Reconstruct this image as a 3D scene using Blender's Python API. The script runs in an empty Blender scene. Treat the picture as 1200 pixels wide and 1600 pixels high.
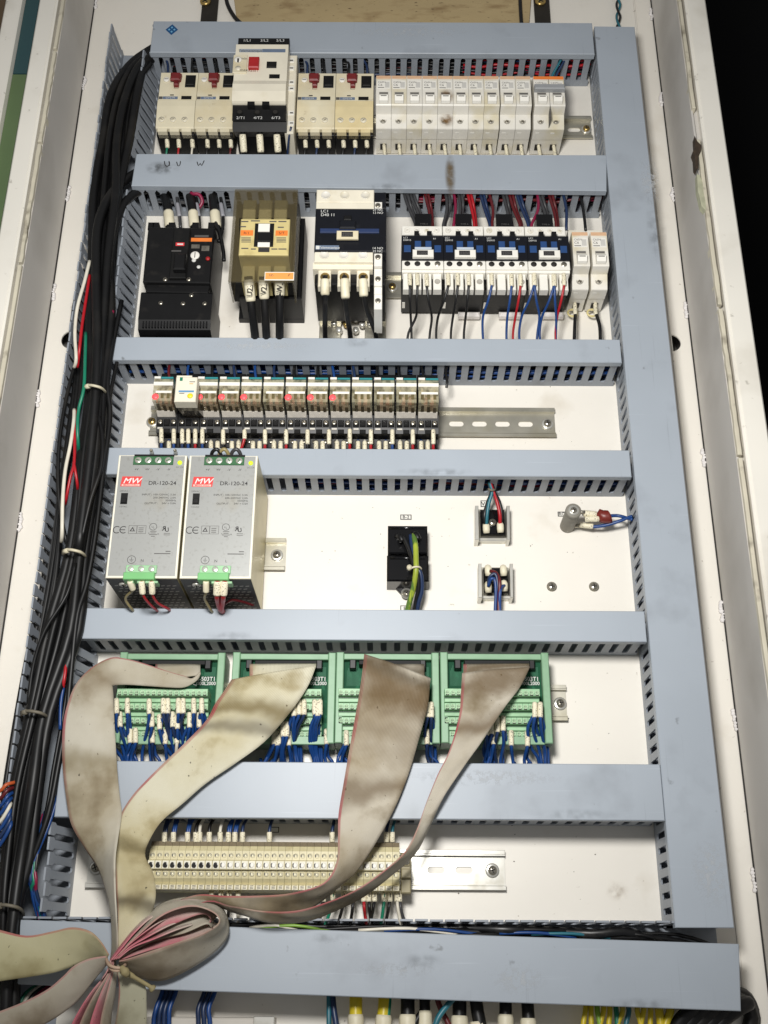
import bpy, math, random
from math import sin, cos, pi, radians, sqrt
from mathutils import Vector, Matrix
from mathutils.geometry import tessellate_polygon
random.seed(7)
SC = bpy.context.scene
COL = SC.collection
S = 0.001                      # millimetres to metres; u = right, v = up, w = out of the mounting panel

# ---------------------------------------------------------------- camera
FPX, TH, YAW, ROLL, DIST = 1732.08, radians(23.0245), radians(.18908), radians(.39287), 1065.25
def _rot():
    c, s = cos, sin
    Rx = Matrix(((1, 0, 0), (0, c(TH), s(TH)), (0, -s(TH), c(TH))))
    Ry = Matrix(((c(YAW), 0, -s(YAW)), (0, 1, 0), (s(YAW), 0, c(YAW))))
    Rz = Matrix(((c(ROLL), s(ROLL), 0), (-s(ROLL), c(ROLL), 0), (0, 0, 1)))
    return Rz @ Rx @ Ry
ROT = _rot(); ROTI = ROT.transposed()
cd = bpy.data.cameras.new('camera'); cam = bpy.data.objects.new('camera', cd); COL.objects.link(cam)
cd.sensor_fit = 'VERTICAL'; cd.sensor_height = 36; cd.lens = FPX / 1600 * 36
cd.clip_start = 0.01; cd.clip_end = 50
A = Matrix(((1, 0, 0), (0, 0, -1), (0, 1, 0)))
cam.matrix_world = Matrix.Translation((0, -DIST * S, 0)) @ (A @ ROTI).to_4x4()
SC.camera = cam
# ---------------------------------------------------------------- light
wd = bpy.data.worlds.new('World'); SC.world = wd; wd.use_nodes = True
bg = wd.node_tree.nodes['Background']; bg.inputs[0].default_value = (1.0, 1.0, 1.0, 1); bg.inputs[1].default_value = 0.20
def spot(name, u, v, w, tu, tv, tw, size, power, ang, col=(1, 1, 1)):
    l = bpy.data.lights.new(name, 'SPOT'); l.shadow_soft_size = size; l.energy = power; l.color = col; l.spot_size = radians(ang); l.spot_blend = 1.0
    o = bpy.data.objects.new(name, l); COL.objects.link(o)
    p = Vector((u * S, -w * S, v * S)); t = Vector((tu * S, -tw * S, tv * S))
    o.matrix_world = Matrix.Translation(p) @ (t - p).to_track_quat('-Z', 'Y').to_matrix().to_4x4()
spot('work_lamp', -75, 345, 960, 0, 550, 0, 0.085, 43, 112, (1, 0.985, 0.955))
SC.view_settings.view_transform = 'Standard'; SC.view_settings.look = 'None'
SC.view_settings.exposure = 0; SC.view_settings.gamma = 1
SC.cycles.max_bounces = 6; SC.cycles.transparent_max_bounces = 12

# ---------------------------------------------------------------- where a line of sight meets the plane w
def P(px, py, w):
    d = ROTI @ Vector(((px - 600) / FPX, -(py - 800) / FPX, -1.0))
    t = (w - DIST) / d.z
    return (t * d.x, t * d.y)
def Q(px, py, w):
    a = P(px, py, w); return (a[0], a[1], w)
def PU(x, y, w): return P(x, y, w)[0]
def PV(y, w, x=600): return P(x, y, w)[1]

# ---------------------------------------------------------------- materials
def lin(c):
    c = c / 255
    return c / 12.92 if c <= .04045 else ((c + .055) / 1.055) ** 2.4
def rgb(c): return (lin(c[0]), lin(c[1]), lin(c[2]), 1)
MATS = {}
def mat(name, col, rough=.5, metal=0, var=.06, vs=60, dirt=None, dirt2=None, bump=None, rnd=0, spec=.5, trans=0, alpha=1, emit=0, coat=0, stretch=None, streak=None):
    if name in MATS: return MATS[name]
    m = bpy.data.materials.new(name); m.use_nodes = True; MATS[name] = m
    nt = m.node_tree; N = nt.nodes; L = nt.links; b = N['Principled BSDF']
    b.inputs['Roughness'].default_value = rough; b.inputs['Metallic'].default_value = metal
    b.inputs['Specular IOR Level'].default_value = spec
    b.inputs['Transmission Weight'].default_value = trans; b.inputs['Alpha'].default_value = alpha
    b.inputs['Coat Weight'].default_value = coat
    c = rgb(col)
    tc = N.new('ShaderNodeTexCoord'); src = tc.outputs['Object']
    if rnd:
        oi = N.new('ShaderNodeObjectInfo'); ad = N.new('ShaderNodeVectorMath'); ad.operation = 'ADD'
        L.new(src, ad.inputs[0]); L.new(oi.outputs['Random'], ad.inputs[1]); src = ad.outputs[0]
    if stretch:
        mp = N.new('ShaderNodeMapping'); mp.inputs['Scale'].default_value = stretch
        L.new(src, mp.inputs[0]); src = mp.outputs[0]
    def noise(sc, det=4):
        n = N.new('ShaderNodeTexNoise'); n.inputs['Scale'].default_value = sc; n.inputs['Detail'].default_value = det
        L.new(src, n.inputs['Vector']); return n.outputs['Fac']
    out = None
    if var or rnd:
        mr = N.new('ShaderNodeMapRange'); mr.inputs[1].default_value = .3; mr.inputs[2].default_value = .7
        mr.inputs[3].default_value = 1 - var; mr.inputs[4].default_value = 1 + var
        L.new(noise(vs), mr.inputs[0]); val = mr.outputs[0]
        if rnd:
            r2 = N.new('ShaderNodeMapRange'); r2.inputs[3].default_value = 1 - rnd; r2.inputs[4].default_value = 1 + rnd
            L.new(oi.outputs['Random'], r2.inputs[0])
            mu = N.new('ShaderNodeMath'); mu.operation = 'MULTIPLY'; L.new(val, mu.inputs[0]); L.new(r2.outputs[0], mu.inputs[1]); val = mu.outputs[0]
        mx = N.new('ShaderNodeMix'); mx.data_type = 'RGBA'; mx.blend_type = 'MULTIPLY'; mx.inputs[0].default_value = 1
        mx.inputs[6].default_value = c; L.new(val, mx.inputs[7]); out = mx.outputs[2]
    for d in (dirt, dirt2):
        if not d: continue
        dc, sc, lo, hi, amt = d
        r = N.new('ShaderNodeMapRange'); r.inputs[1].default_value = lo; r.inputs[2].default_value = hi
        r.inputs[3].default_value = 0; r.inputs[4].default_value = amt
        L.new(noise(sc, 6), r.inputs[0])
        mx = N.new('ShaderNodeMix'); mx.data_type = 'RGBA'; L.new(r.outputs[0], mx.inputs[0])
        if out: L.new(out, mx.inputs[6])
        else: mx.inputs[6].default_value = c
        mx.inputs[7].default_value = rgb(dc); out = mx.outputs[2]
    if streak:                                    # fine scuffs along the length of an extrusion, either way round
        for vec in ((9, 1, 420), (420, 1, 9)):
            mp2 = N.new('ShaderNodeMapping'); mp2.inputs['Scale'].default_value = vec; L.new(tc.outputs['Object'], mp2.inputs[0])
            n2 = N.new('ShaderNodeTexNoise'); n2.inputs['Scale'].default_value = 1; n2.inputs['Detail'].default_value = 3; L.new(mp2.outputs[0], n2.inputs['Vector'])
            r = N.new('ShaderNodeMapRange'); r.inputs[1].default_value = .66; r.inputs[2].default_value = .74; r.inputs[4].default_value = .22; L.new(n2.outputs['Fac'], r.inputs[0])
            mx = N.new('ShaderNodeMix'); mx.data_type = 'RGBA'; L.new(r.outputs[0], mx.inputs[0]); L.new(out, mx.inputs[6]); mx.inputs[7].default_value = rgb((196, 204, 214)) if vec[0] < 50 else rgb((110, 116, 124)); out = mx.outputs[2]
    if out: L.new(out, b.inputs['Base Color'])
    else: b.inputs['Base Color'].default_value = c
    if bump:
        bn = N.new('ShaderNodeBump'); bn.inputs['Strength'].default_value = bump[1]; bn.inputs['Distance'].default_value = .0006
        L.new(noise(bump[0]), bn.inputs['Height']); L.new(bn.outputs[0], b.inputs['Normal'])
    if emit:
        b.inputs['Emission Color'].default_value = c; b.inputs['Emission Strength'].default_value = emit
    return m

PANEL = mat('panel_paint', (236, 231, 221), .38, var=.025, vs=9, dirt=((176, 160, 128), 14, .60, .78, .35), dirt2=((120, 100, 70), 160, .70, .76, .45), bump=(700, .06))
CAB = mat('cabinet_paint', (234, 230, 220), .45, var=.05, vs=7, dirt=((150, 138, 112), 9, .55, .75, .4), dirt2=((95, 88, 70), 90, .66, .74, .4), bump=(500, .08))
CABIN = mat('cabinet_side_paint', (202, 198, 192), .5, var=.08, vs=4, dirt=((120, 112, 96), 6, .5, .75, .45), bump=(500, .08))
WELD = mat('weld_filler', (228, 224, 222), .6, var=.1, vs=90, bump=(200, .6))
GASK = mat('gasket_rubber', (205, 198, 178), .6, var=.1, vs=30, dirt=((90, 80, 62), 40, .58, .72, .7), bump=(200, .3))
BROWNW = mat('brown_backing', (92, 76, 56), .8, var=.15, vs=20)
ROOM = mat('backdrop_room_dark', (13, 13, 14), .95, var=.2, vs=3, spec=.1)
REFLD = mat('door_glass_dark_reflection', (44, 74, 78), .25, var=.12, vs=5)
REFLG = mat('door_glass_green_reflection', (92, 112, 76), .3, var=.12, vs=8)
DUCT = mat('duct_cover_pvc', (162, 170, 179), .42, var=.035, vs=12, streak=True, dirt=((112, 116, 122), 16, .60, .80, .40), dirt2=((66, 64, 60), 70, .70, .78, .55), bump=(900, .05), rnd=.02)
DWALL = mat('duct_wall_pvc', (146, 152, 160), .45, var=.05, vs=40, dirt=((96, 96, 98), 30, .55, .75, .35))
ZINC = mat('zinc_steel', (196, 192, 178), .34, .75, var=.12, vs=40, dirt=((170, 160, 120), 25, .5, .75, .4), bump=(300, .05))
ZINC2 = mat('zinc_bright', (214, 212, 204), .28, .6, var=.1, vs=50, dirt=((150, 140, 110), 60, .55, .75, .4))
SCREW = mat('screw_steel', (178, 172, 158), .3, .85, var=.15, vs=200)
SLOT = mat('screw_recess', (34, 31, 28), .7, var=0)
BRASS = mat('brass', (196, 168, 104), .32, .85, var=.12, vs=150)
IVORY = mat('aged_ivory_plastic', (222, 213, 186), .42, var=.05, vs=40, dirt=((196, 172, 112), 22, .50, .75, .45), dirt2=((128, 104, 62), 120, .66, .76, .4), rnd=.06)
IVORY2 = mat('ivory_plastic', (228, 221, 202), .4, var=.04, vs=60, dirt=((190, 172, 128), 40, .58, .78, .4), rnd=.02)
MCBW = mat('breaker_white', (228, 224, 214), .36, var=.03, vs=50, dirt=((200, 186, 138), 26, .48, .70, .6), dirt2=((132, 96, 42), 60, .68, .80, .5), rnd=.05)
MCBG = mat('breaker_grey', (172, 168, 158), .45, var=.05, vs=80)
BLACK = mat('black_plastic', (17, 17, 18), .42, spec=.35, var=.15, vs=90, dirt=((70, 66, 60), 60, .60, .80, .25), rnd=.05)
BLACKM = mat('black_matt_plastic', (13, 13, 13), .6, spec=.3, var=.15, vs=90, dirt=((62, 58, 52), 45, .58, .80, .3))
GLOSSK = mat('gloss_black', (14, 14, 16), .16, var=.1, vs=80)
NAVY = mat('contactor_navy_black', (15, 17, 24), .42, spec=.35, var=.12, vs=90, dirt=((64, 64, 66), 70, .62, .8, .25))
BLUEP = mat('blue_plastic', (36, 70, 120), .45, var=.08, vs=120)
BLUED = mat('dark_blue_plastic', (38, 54, 92), .45, var=.08, vs=120)
REDK = mat('red_knob', (168, 34, 36), .4, var=.08, vs=120)
DRED = mat('dark_red_knob', (118, 32, 34), .45, var=.1, vs=120, dirt=((70, 30, 28), 140, .5, .7, .5))
ORANGE = mat('orange_label', (234, 128, 54), .5, var=.05, vs=150)
ORANGEP = mat('pale_orange_label', (240, 160, 84), .5, var=.04, vs=150)
PRINT = mat('dark_print', (46, 44, 44), .6, var=0)
PRINTG = mat('grey_print', (84, 82, 80), .6, var=0)
PRINTW = mat('white_print', (214, 214, 210), .6, var=0)
WHITE = mat('white_plastic', (234, 231, 222), .45, var=.03, vs=90)
SLATE = mat('slate_label', (102, 116, 138), .5, var=.08, vs=140)
TEAL = mat('teal_plastic', (44, 136, 140), .45, var=.06, vs=120)
AMBER = mat('aged_clear_housing', (220, 212, 178), .16, alpha=.56, var=.2, vs=130, dirt=((92, 86, 58), 150, .48, .66, .75), dirt2=((228, 222, 196), 110, .58, .74, .6), trans=.25, rnd=.06)
AMBERD = mat('aged_clear_housing_side', (120, 108, 74), .2, var=.2, vs=130, dirt=((60, 54, 36), 120, .48, .68, .7), trans=.25)
REDLED = mat('lit_red_lamp', (255, 84, 88), .4, var=0, emit=.55)
GREENLED = mat('lit_yellow_green_lamp', (190, 226, 30), .4, var=0, emit=.7)
ALU = mat('psu_front_aluminium', (166, 167, 164), .36, .35, var=.06, vs=8, dirt=((150, 136, 98), 16, .55, .78, .5), dirt2=((120, 116, 108), 300, .56, .70, .25), bump=(1500, .05))
PSUS = mat('psu_case_steel', (190, 180, 142), .4, .45, var=.06, vs=20, dirt=((140, 124, 84), 30, .5, .75, .35))
PSUW = mat('psu_white_edge', (226, 221, 204), .5, var=.05, vs=60)
GTERM = mat('green_terminal', (148, 190, 148), .45, var=.06, vs=120, dirt=((84, 128, 88), 90, .55, .72, .4), rnd=.03)
GTERMD = mat('dark_green_terminal_and_shade', (52, 98, 62), .45, var=.1, vs=120)
GTERMP = mat('pale_green_screw', (186, 214, 178), .35, .2, var=.15, vs=250)
GRAIL = mat('green_carrier', (130, 168, 134), .45, var=.05, vs=60, dirt=((88, 128, 92), 70, .56, .75, .35))
SLEEVE = mat('marker_sleeve', (230, 222, 196), .5, var=.03, vs=90, dirt=((60, 54, 46), 700, .59, .61, .7), rnd=.03)
SLEEVEP = mat('plain_sleeve', (226, 218, 192), .5, var=.05, vs=90, dirt=((170, 156, 120), 60, .55, .75, .4), rnd=.03)
TBC = mat('terminal_block_cream', (206, 196, 156), .45, var=.05, vs=90, dirt=((150, 132, 86), 90, .55, .75, .45), rnd=.05)
TBTOP = mat('dusty_terminal_top', (120, 108, 86), .9, var=.2, vs=250, bump=(600, .6))
def wire_mat(n, c, r=.38): return mat('wire_' + n, c, r, var=.08, vs=70, dirt=((110, 104, 96), 90, .62, .8, .22), rnd=.05)
WB = wire_mat('blue', (24, 64, 124)); WNB = wire_mat('navy', (30, 48, 82)); WK = wire_mat('black', (20, 20, 21)); WR = wire_mat('red', (168, 22, 32))
WDR = wire_mat('dark_red', (92, 24, 28)); WG = wire_mat('grey', (60, 60, 62)); WW = wire_mat('white', (222, 216, 200)); WGN = wire_mat('green', (24, 120, 92))
WY = wire_mat('yellow', (206, 184, 40)); WT = wire_mat('tan', (150, 136, 92)); WLG = wire_mat('light_green', (132, 172, 60)); WTL = wire_mat('teal', (38, 104, 118)); WO = wire_mat('orange', (196, 92, 48)); WMG = wire_mat('magenta', (132, 26, 62))
CABLEK = mat('black_cable_jacket', (14, 14, 15), .45, spec=.4, var=.12, vs=25, dirt=((62, 58, 52), 18, .55, .78, .35), rnd=.08)
TIE = mat('cable_tie_nylon', (206, 198, 172), .45, var=.06, vs=60)
TIED = mat('dusty_cable_tie', (112, 106, 92), .6, var=.1, vs=60)

def grime_mat(name, col, sc=120, lo=.35, hi=.7, amt=.2):
    if name in MATS: return MATS[name]
    m = bpy.data.materials.new(name); m.use_nodes = True; MATS[name] = m; nt = m.node_tree; N = nt.nodes; L = nt.links; b = N['Principled BSDF']
    b.inputs['Base Color'].default_value = rgb(col); b.inputs['Roughness'].default_value = .8
    tc = N.new('ShaderNodeTexCoord'); sb = N.new('ShaderNodeVectorMath'); sb.operation = 'SUBTRACT'; sb.inputs[1].default_value = (.5, .5, .5); L.new(tc.outputs['Generated'], sb.inputs[0])
    mp = N.new('ShaderNodeVectorMath'); mp.operation = 'MULTIPLY'; mp.inputs[1].default_value = (1, 0, 1); L.new(sb.outputs[0], mp.inputs[0])
    ln = N.new('ShaderNodeVectorMath'); ln.operation = 'LENGTH'; L.new(mp.outputs[0], ln.inputs[0])
    fd = N.new('ShaderNodeMapRange'); fd.interpolation_type = 'SMOOTHSTEP'; fd.inputs[1].default_value = .08; fd.inputs[2].default_value = .5; fd.inputs[3].default_value = amt; fd.inputs[4].default_value = 0; L.new(ln.outputs['Value'], fd.inputs[0])
    n = N.new('ShaderNodeTexNoise'); n.inputs['Scale'].default_value = sc; n.inputs['Detail'].default_value = 5; L.new(tc.outputs['Object'], n.inputs['Vector'])
    r = N.new('ShaderNodeMapRange'); r.inputs[1].default_value = lo; r.inputs[2].default_value = hi; L.new(n.outputs['Fac'], r.inputs[0])
    mu = N.new('ShaderNodeMath'); mu.operation = 'MULTIPLY'; L.new(fd.outputs[0], mu.inputs[0]); L.new(r.outputs[0], mu.inputs[1]); L.new(mu.outputs[0], b.inputs['Alpha'])
    return m
GRIME = grime_mat('dark_grime', (52, 50, 46)); GRIMEB = grime_mat('brown_grime', (140, 116, 76), 160, .35, .7, .3); GRIMEL = grime_mat('light_scuff', (200, 204, 208), 260, .45, .62, .5)
# ---------------------------------------------------------------- mesh helpers
class MB:
    def __init__(s): s.v = []; s.f = []; s.m = []; s.sm = []; s.mats = []; s.uv = None
    def mi(s, m):
        if m not in s.mats: s.mats.append(m)
        return s.mats.index(m)
    def add(s, verts, faces, m, smooth=False):
        k = len(s.v); s.v += [tuple(p) for p in verts]; mi = s.mi(m)
        for f in faces: s.f.append(tuple(i + k for i in f)); s.m.append(mi); s.sm.append(smooth)
        return s
    def box(s, u0, u1, v0, v1, w0, w1, m, c=0):
        if u0 > u1: u0, u1 = u1, u0
        if v0 > v1: v0, v1 = v1, v0
        if c <= 0:
            vs = [(u0, v0, w0), (u1, v0, w0), (u1, v1, w0), (u0, v1, w0), (u0, v0, w1), (u1, v0, w1), (u1, v1, w1), (u0, v1, w1)]
            fs = [(0, 3, 2, 1), (4, 5, 6, 7), (0, 1, 5, 4), (1, 2, 6, 5), (2, 3, 7, 6), (3, 0, 4, 7)]
            return s.add(vs, fs, m)
        return s.slab([(u0, v0), (u1, v0), (u1, v1), (u0, v1)], w0, w1, m, c)
    def pbox(s, x0, y0, x1, y1, w0, w1, m, c=0):          # front face at w1 seen between these image rows and columns
        ym = (y0 + y1) / 2; xm = (x0 + x1) / 2
        return s.box(PU(x0, ym, w1), PU(x1, ym, w1), PV(y1, w1, xm), PV(y0, w1, xm), w0, w1, m, c)
    def slab(s, pts, w0, w1, m, c=0):
        a = sum(pts[i][0] * pts[(i + 1) % len(pts)][1] - pts[(i + 1) % len(pts)][0] * pts[i][1] for i in range(len(pts)))
        if a < 0: pts = pts[::-1]
        n = len(pts); lv = [[(u, v, w0) for u, v in pts], [(u, v, w1 - c) for u, v in pts]]
        if c > 0:
            ins = []
            for i in range(n):
                p0 = Vector(pts[i - 1]); p1 = Vector(pts[i]); p2 = Vector(pts[(i + 1) % n])
                d1 = (p1 - p0).normalized(); d2 = (p2 - p1).normalized()
                n1 = Vector((-d1.y, d1.x)); n2 = Vector((-d2.y, d2.x)); b = n1 + n2
                k = b.dot(n1); b = b / k if abs(k) > .2 else n1
                q = p1 + b * c; ins.append((q.x, q.y, w1))
            lv.append(ins)
        vs = [p for l in lv for p in l]; fs = [tuple(range(n - 1, -1, -1))]
        for k in range(len(lv) - 1):
            for i in range(n):
                j = (i + 1) % n; fs.append((k * n + i, k * n + j, (k + 1) * n + j, (k + 1) * n + i))
        fs.append(tuple(range((len(lv) - 1) * n, len(lv) * n)))
        return s.add(vs, fs, m)
    def plate(s, outer, holes, w0, w1, m):                # sheet with holes cut through
        loops = [outer] + holes
        flat = [p for l in loops for p in l]; n = len(flat)
        tris = tessellate_polygon([[Vector((p[0], p[1], 0)) for p in l] for l in loops])
        vs = [(p[0], p[1], w1) for p in flat] + [(p[0], p[1], w0) for p in flat]
        fs = [tuple(t) for t in tris] + [tuple(i + n for i in reversed(t)) for t in tris]
        k = 0
        for l in loops:
            for i in range(len(l)):
                j = (i + 1) % len(l); fs.append((k + i, k + j, n + k + j, n + k + i))
            k += len(l)
        return s.add(vs, fs, m)
    def prof(s, pts, u0, u1, m, smooth=False):            # side outline (v, w) carried across from u0 to u1
        n = len(pts)
        vs = [(u0, v, w) for v, w in pts] + [(u1, v, w) for v, w in pts]
        fs = [tuple(range(n)), tuple(range(2 * n - 1, n - 1, -1))]
        for i in range(n):
            j = (i + 1) % n; fs.append((i, i + n, j + n, j))
        return s.add(vs, fs, m)
    def lathe(s, c, prof, m, axis='w', n=16, smooth=True):
        c = Vector(c); vs = []; fs = []
        for r, h in prof:
            for i in range(n):
                a = 2 * pi * i / n; x, y = r * cos(a), r * sin(a)
                d = {'w': (x, y, h), 'v': (x, h, y), 'u': (h, x, y)}[axis]
                vs.append((c.x + d[0], c.y + d[1], c.z + d[2]))
        for k in range(len(prof) - 1):
            for i in range(n):
                j = (i + 1) % n; fs.append((k * n + i, k * n + j, (k + 1) * n + j, (k + 1) * n + i))
        fs.append(tuple(range(n))); fs.append(tuple(range((len(prof) - 1) * n, len(prof) * n)))
        return s.add(vs, fs, m, smooth)
    def cyl(s, c, r, h, m, axis='w', n=14): return s.lathe(c, [(r, 0), (r, h)], m, axis, n, False)
    def tube(s, pts, r, m, n=8, step=4, caps=True, smooth=True):
        if len(pts) > 2 and step > 1: pts = spline(pts, step)
        pts = [Vector(p) for p in pts]; vs = []; fs = []; up = None; k = len(pts)
        for i, p in enumerate(pts):
            t = (pts[min(i + 1, k - 1)] - pts[max(i - 1, 0)])
            t = t.normalized() if t.length > 1e-9 else Vector((0, 1, 0))
            if up is None: up = Vector((0, 0, 1)) if abs(t.z) < .9 else Vector((1, 0, 0))
            x = t.cross(up)
            if x.length < 1e-6: x = t.orthogonal()
            x.normalize(); up = x.cross(t).normalized()
            rr = r[min(i * len(r) // k, len(r) - 1)] if isinstance(r, (list, tuple)) else r
            for j in range(n):
                a = 2 * pi * j / n; q = p + (x * cos(a) + up * sin(a)) * rr; vs.append(tuple(q))
        for i in range(k - 1):
            for j in range(n):
                jj = (j + 1) % n; fs.append((i * n + j, i * n + jj, (i + 1) * n + jj, (i + 1) * n + j))
        if caps: fs.append(tuple(range(n))); fs.append(tuple(range((k - 1) * n, k * n)))
        return s.add(vs, fs, m, smooth)
    def screw(s, c, r, m=None, kind='x', h=2.0, ms=None):
        m = m or SCREW; ms = ms or SLOT; c = Vector(c)
        s.lathe(c, [(r, 0), (r, h * .6), (r * .8, h)], m, n=14)
        a = random.uniform(0, pi); z = c.z + h
        for q in ([a, a + pi / 2] if kind == 'x' else [a]):
            d = Vector((cos(q), sin(q))); e = Vector((-d.y, d.x)) * r * (.13 if kind == 'x' else .14); d = d * r * .62
            pts = [(c.x + d.x * i + e.x * j, c.y + d.y * i + e.y * j) for i, j in ((-1, -1), (1, -1), (1, 1), (-1, 1))]
            s.slab(pts, z - .3, z + .12, ms)
        return s
    def text(s, body, u, v, w, size, m, align='CENTER', bold=0, shear=0, rot=0, sx=1):
        vs, fs = text_mesh(body, align, bold, shear)
        ca, sa = cos(rot), sin(rot); o = []
        for x, y in vs:
            x *= size * sx; y *= size
            o.append((u + x * ca - y * sa, v + x * sa + y * ca, w))
        return s.add(o, fs, m)
    def ptext(s, body, x, y, w, px, m, **k):               # baseline at image point, capital height px
        u, v = P(x, y, w); size = px / .72 * (P(x, y - 5, w)[1] - P(x, y + 5, w)[1]) / 10
        return s.text(body, u, v, w, size, m, **k)
    def mesh(s, name, org=(0, 0, 0)):
        me = bpy.data.meshes.new(name)
        me.from_pydata([((p[0] - org[0]) * S, -(p[2] - org[2]) * S, (p[1] - org[1]) * S) for p in s.v], [], s.f)
        for m in s.mats: me.materials.append(m)
        me.polygons.foreach_set('material_index', s.m); me.polygons.foreach_set('use_smooth', s.sm)
        if s.uv:
            ul = me.uv_layers.new(name='UVMap')
            for lp in me.loops: ul.data[lp.index].uv = s.uv[lp.vertex_index]
        import bmesh
        bm = bmesh.new(); bm.from_mesh(me); bmesh.ops.recalc_face_normals(bm, faces=bm.faces); bm.to_mesh(me); bm.free()
        me.update(); return me
    def build(s, name, parent=None, org=(0, 0, 0), at=None):
        o = bpy.data.objects.new(name, s.mesh(name, org)); COL.objects.link(o)
        if parent is not None: o.parent = parent
        else:
            q = org if at is None else at; o.location = (q[0] * S, -q[2] * S, q[1] * S)
        return o
_tx = {}
def text_mesh(body, align, bold, shear):
    k = (body, align, bold, shear)
    if k not in _tx:
        c = bpy.data.curves.new('t', 'FONT'); c.body = body; c.align_x = align; c.size = 1; c.offset = bold; c.shear = shear; c.resolution_u = 3
        o = bpy.data.objects.new('t', c); me = bpy.data.meshes.new_from_object(o)
        _tx[k] = ([(v.co.x, v.co.y) for v in me.vertices], [tuple(p.vertices) for p in me.polygons])
        bpy.data.objects.remove(o); bpy.data.curves.remove(c); bpy.data.meshes.remove(me)
    return _tx[k]
def spline(pts, step):
    pts = [Vector(p) for p in pts]; out = []
    for i in range(len(pts) - 1):
        p0 = pts[max(i - 1, 0)]; p1 = pts[i]; p2 = pts[i + 1]; p3 = pts[min(i + 2, len(pts) - 1)]
        for k in range(step):
            t = k / step
            out.append(.5 * (2 * p1 + (p2 - p0) * t + (2 * p0 - 5 * p1 + 4 * p2 - p3) * t * t + (3 * p1 - p0 - 3 * p2 + p3) * t ** 3))
    out.append(pts[-1]); return out
def tag(o, label, cat, group=None, kind=None):
    o['label'] = label; o['category'] = cat
    if group: o['group'] = group
    if kind: o['kind'] = kind
    return o
def thing(name, label, cat, org, group=None):
    o = bpy.data.objects.new(name, None); COL.objects.link(o); o.empty_display_size = .01
    o.location = (org[0] * S, -org[2] * S, org[1] * S)
    return tag(o, label, cat, group)
def dup(root, org, label, group=None, skip=(), swap=None):
    r = root.copy(); COL.objects.link(r); r.location = (org[0] * S, -org[2] * S, org[1] * S); r['label'] = label
    if group: r['group'] = group
    for ch in list(root.children):
        if ch.name.split('.')[0] in skip: continue
        c = ch.copy(); COL.objects.link(c); c.parent = r
        for g in list(ch.children):
            d = g.copy(); COL.objects.link(d); d.parent = c
    return r
def one(name, mb, label, cat, org=None, group=None, kind=None):
    if org is None:
        n = len(mb.v); org = tuple(sum(p[i] for p in mb.v) / n for i in range(3))
    return tag(mb.build(name, None, org), label, cat, group, kind)
ORD = ['first', 'second', 'third', 'fourth', 'fifth', 'sixth', 'seventh', 'eighth', 'ninth', 'tenth', 'eleventh', 'twelfth', 'thirteenth', 'fourteenth', 'fifteenth', 'sixteenth', 'seventeenth', 'eighteenth', 'nineteenth', 'twentieth']
for t_, b_ in ((20, 'twenty'), (30, 'thirty')):
    if t_ > 20: ORD.append('thirtieth')
    for k_ in range(9): ORD.append(b_ + '-' + ORD[k_])
def wire(label, pts, r, m, group, sleeves=(), cat='wire', name='wire', px=True, n=7, step=4, sm=None):
    """insulated conductor; sleeves = [(point, point, radius)] slipped over its end"""
    q = [Q(*p) if px else p for p in pts]
    o = one(name, MB().tube(q, r, m, n, step), label, cat, org=q[0], group=group)
    for a, b, rr in sleeves:
        a = Q(*a) if px else a; b = Q(*b) if px else b
        A_ = Vector(a); B_ = Vector(b); d = (B_ - A_)
        MB().tube([A_, A_ + d * .1, A_ + d * .9, B_], [rr * .9, rr, rr, rr * .9], sm or SLEEVE, 9, 1).build('marker_sleeve', o, q[0])
    return o
# ---------------------------------------------------------------- cabinet body, panel, room behind
mb = MB().box(-3000, 3000, -2500, 3500, -420, -400, ROOM)  # added backdrop; its near-black colour stands in for the unlit room
o = mb.build('wall', None, (0, 0, -400)); o['kind'] = 'structure'; o['label'] = 'near-black backdrop wall, its colour standing in for the dark room behind the cabinet'
UL, UR, WF = -383, 338, 98
cab = thing('electrical_cabinet', 'white painted steel cabinet shell with chipped frame and worn door seal', 'cabinet', (0, -40, 0))
O0 = (0, -40, 0)
def circle(u, v, r, n=20): return [(u + r * cos(2 * pi * i / n), v + r * sin(2 * pi * i / n)) for i in range(n)]
VB, VT = -330, 1460
hr = P(1046, 535, 0); hl = P(112, 530, 0)
MB().plate([(312, VB), (UR, VB), (UR, VT), (312, VT)], [circle(hr[0] + 2, hr[1], 11)], -3, -1, PANEL).build('inner_flange', cab, O0)
MB().plate([(UL, VB), (-330, VB), (-330, VT), (UL, VT)], [circle(hl[0], hl[1], 12)], -3, -1, PANEL).build('inner_flange', cab, O0)
MB().box(UL - 30, UR + 30, VB, VT, -62, -60, CABIN).build('back_wall', cab, O0)
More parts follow.
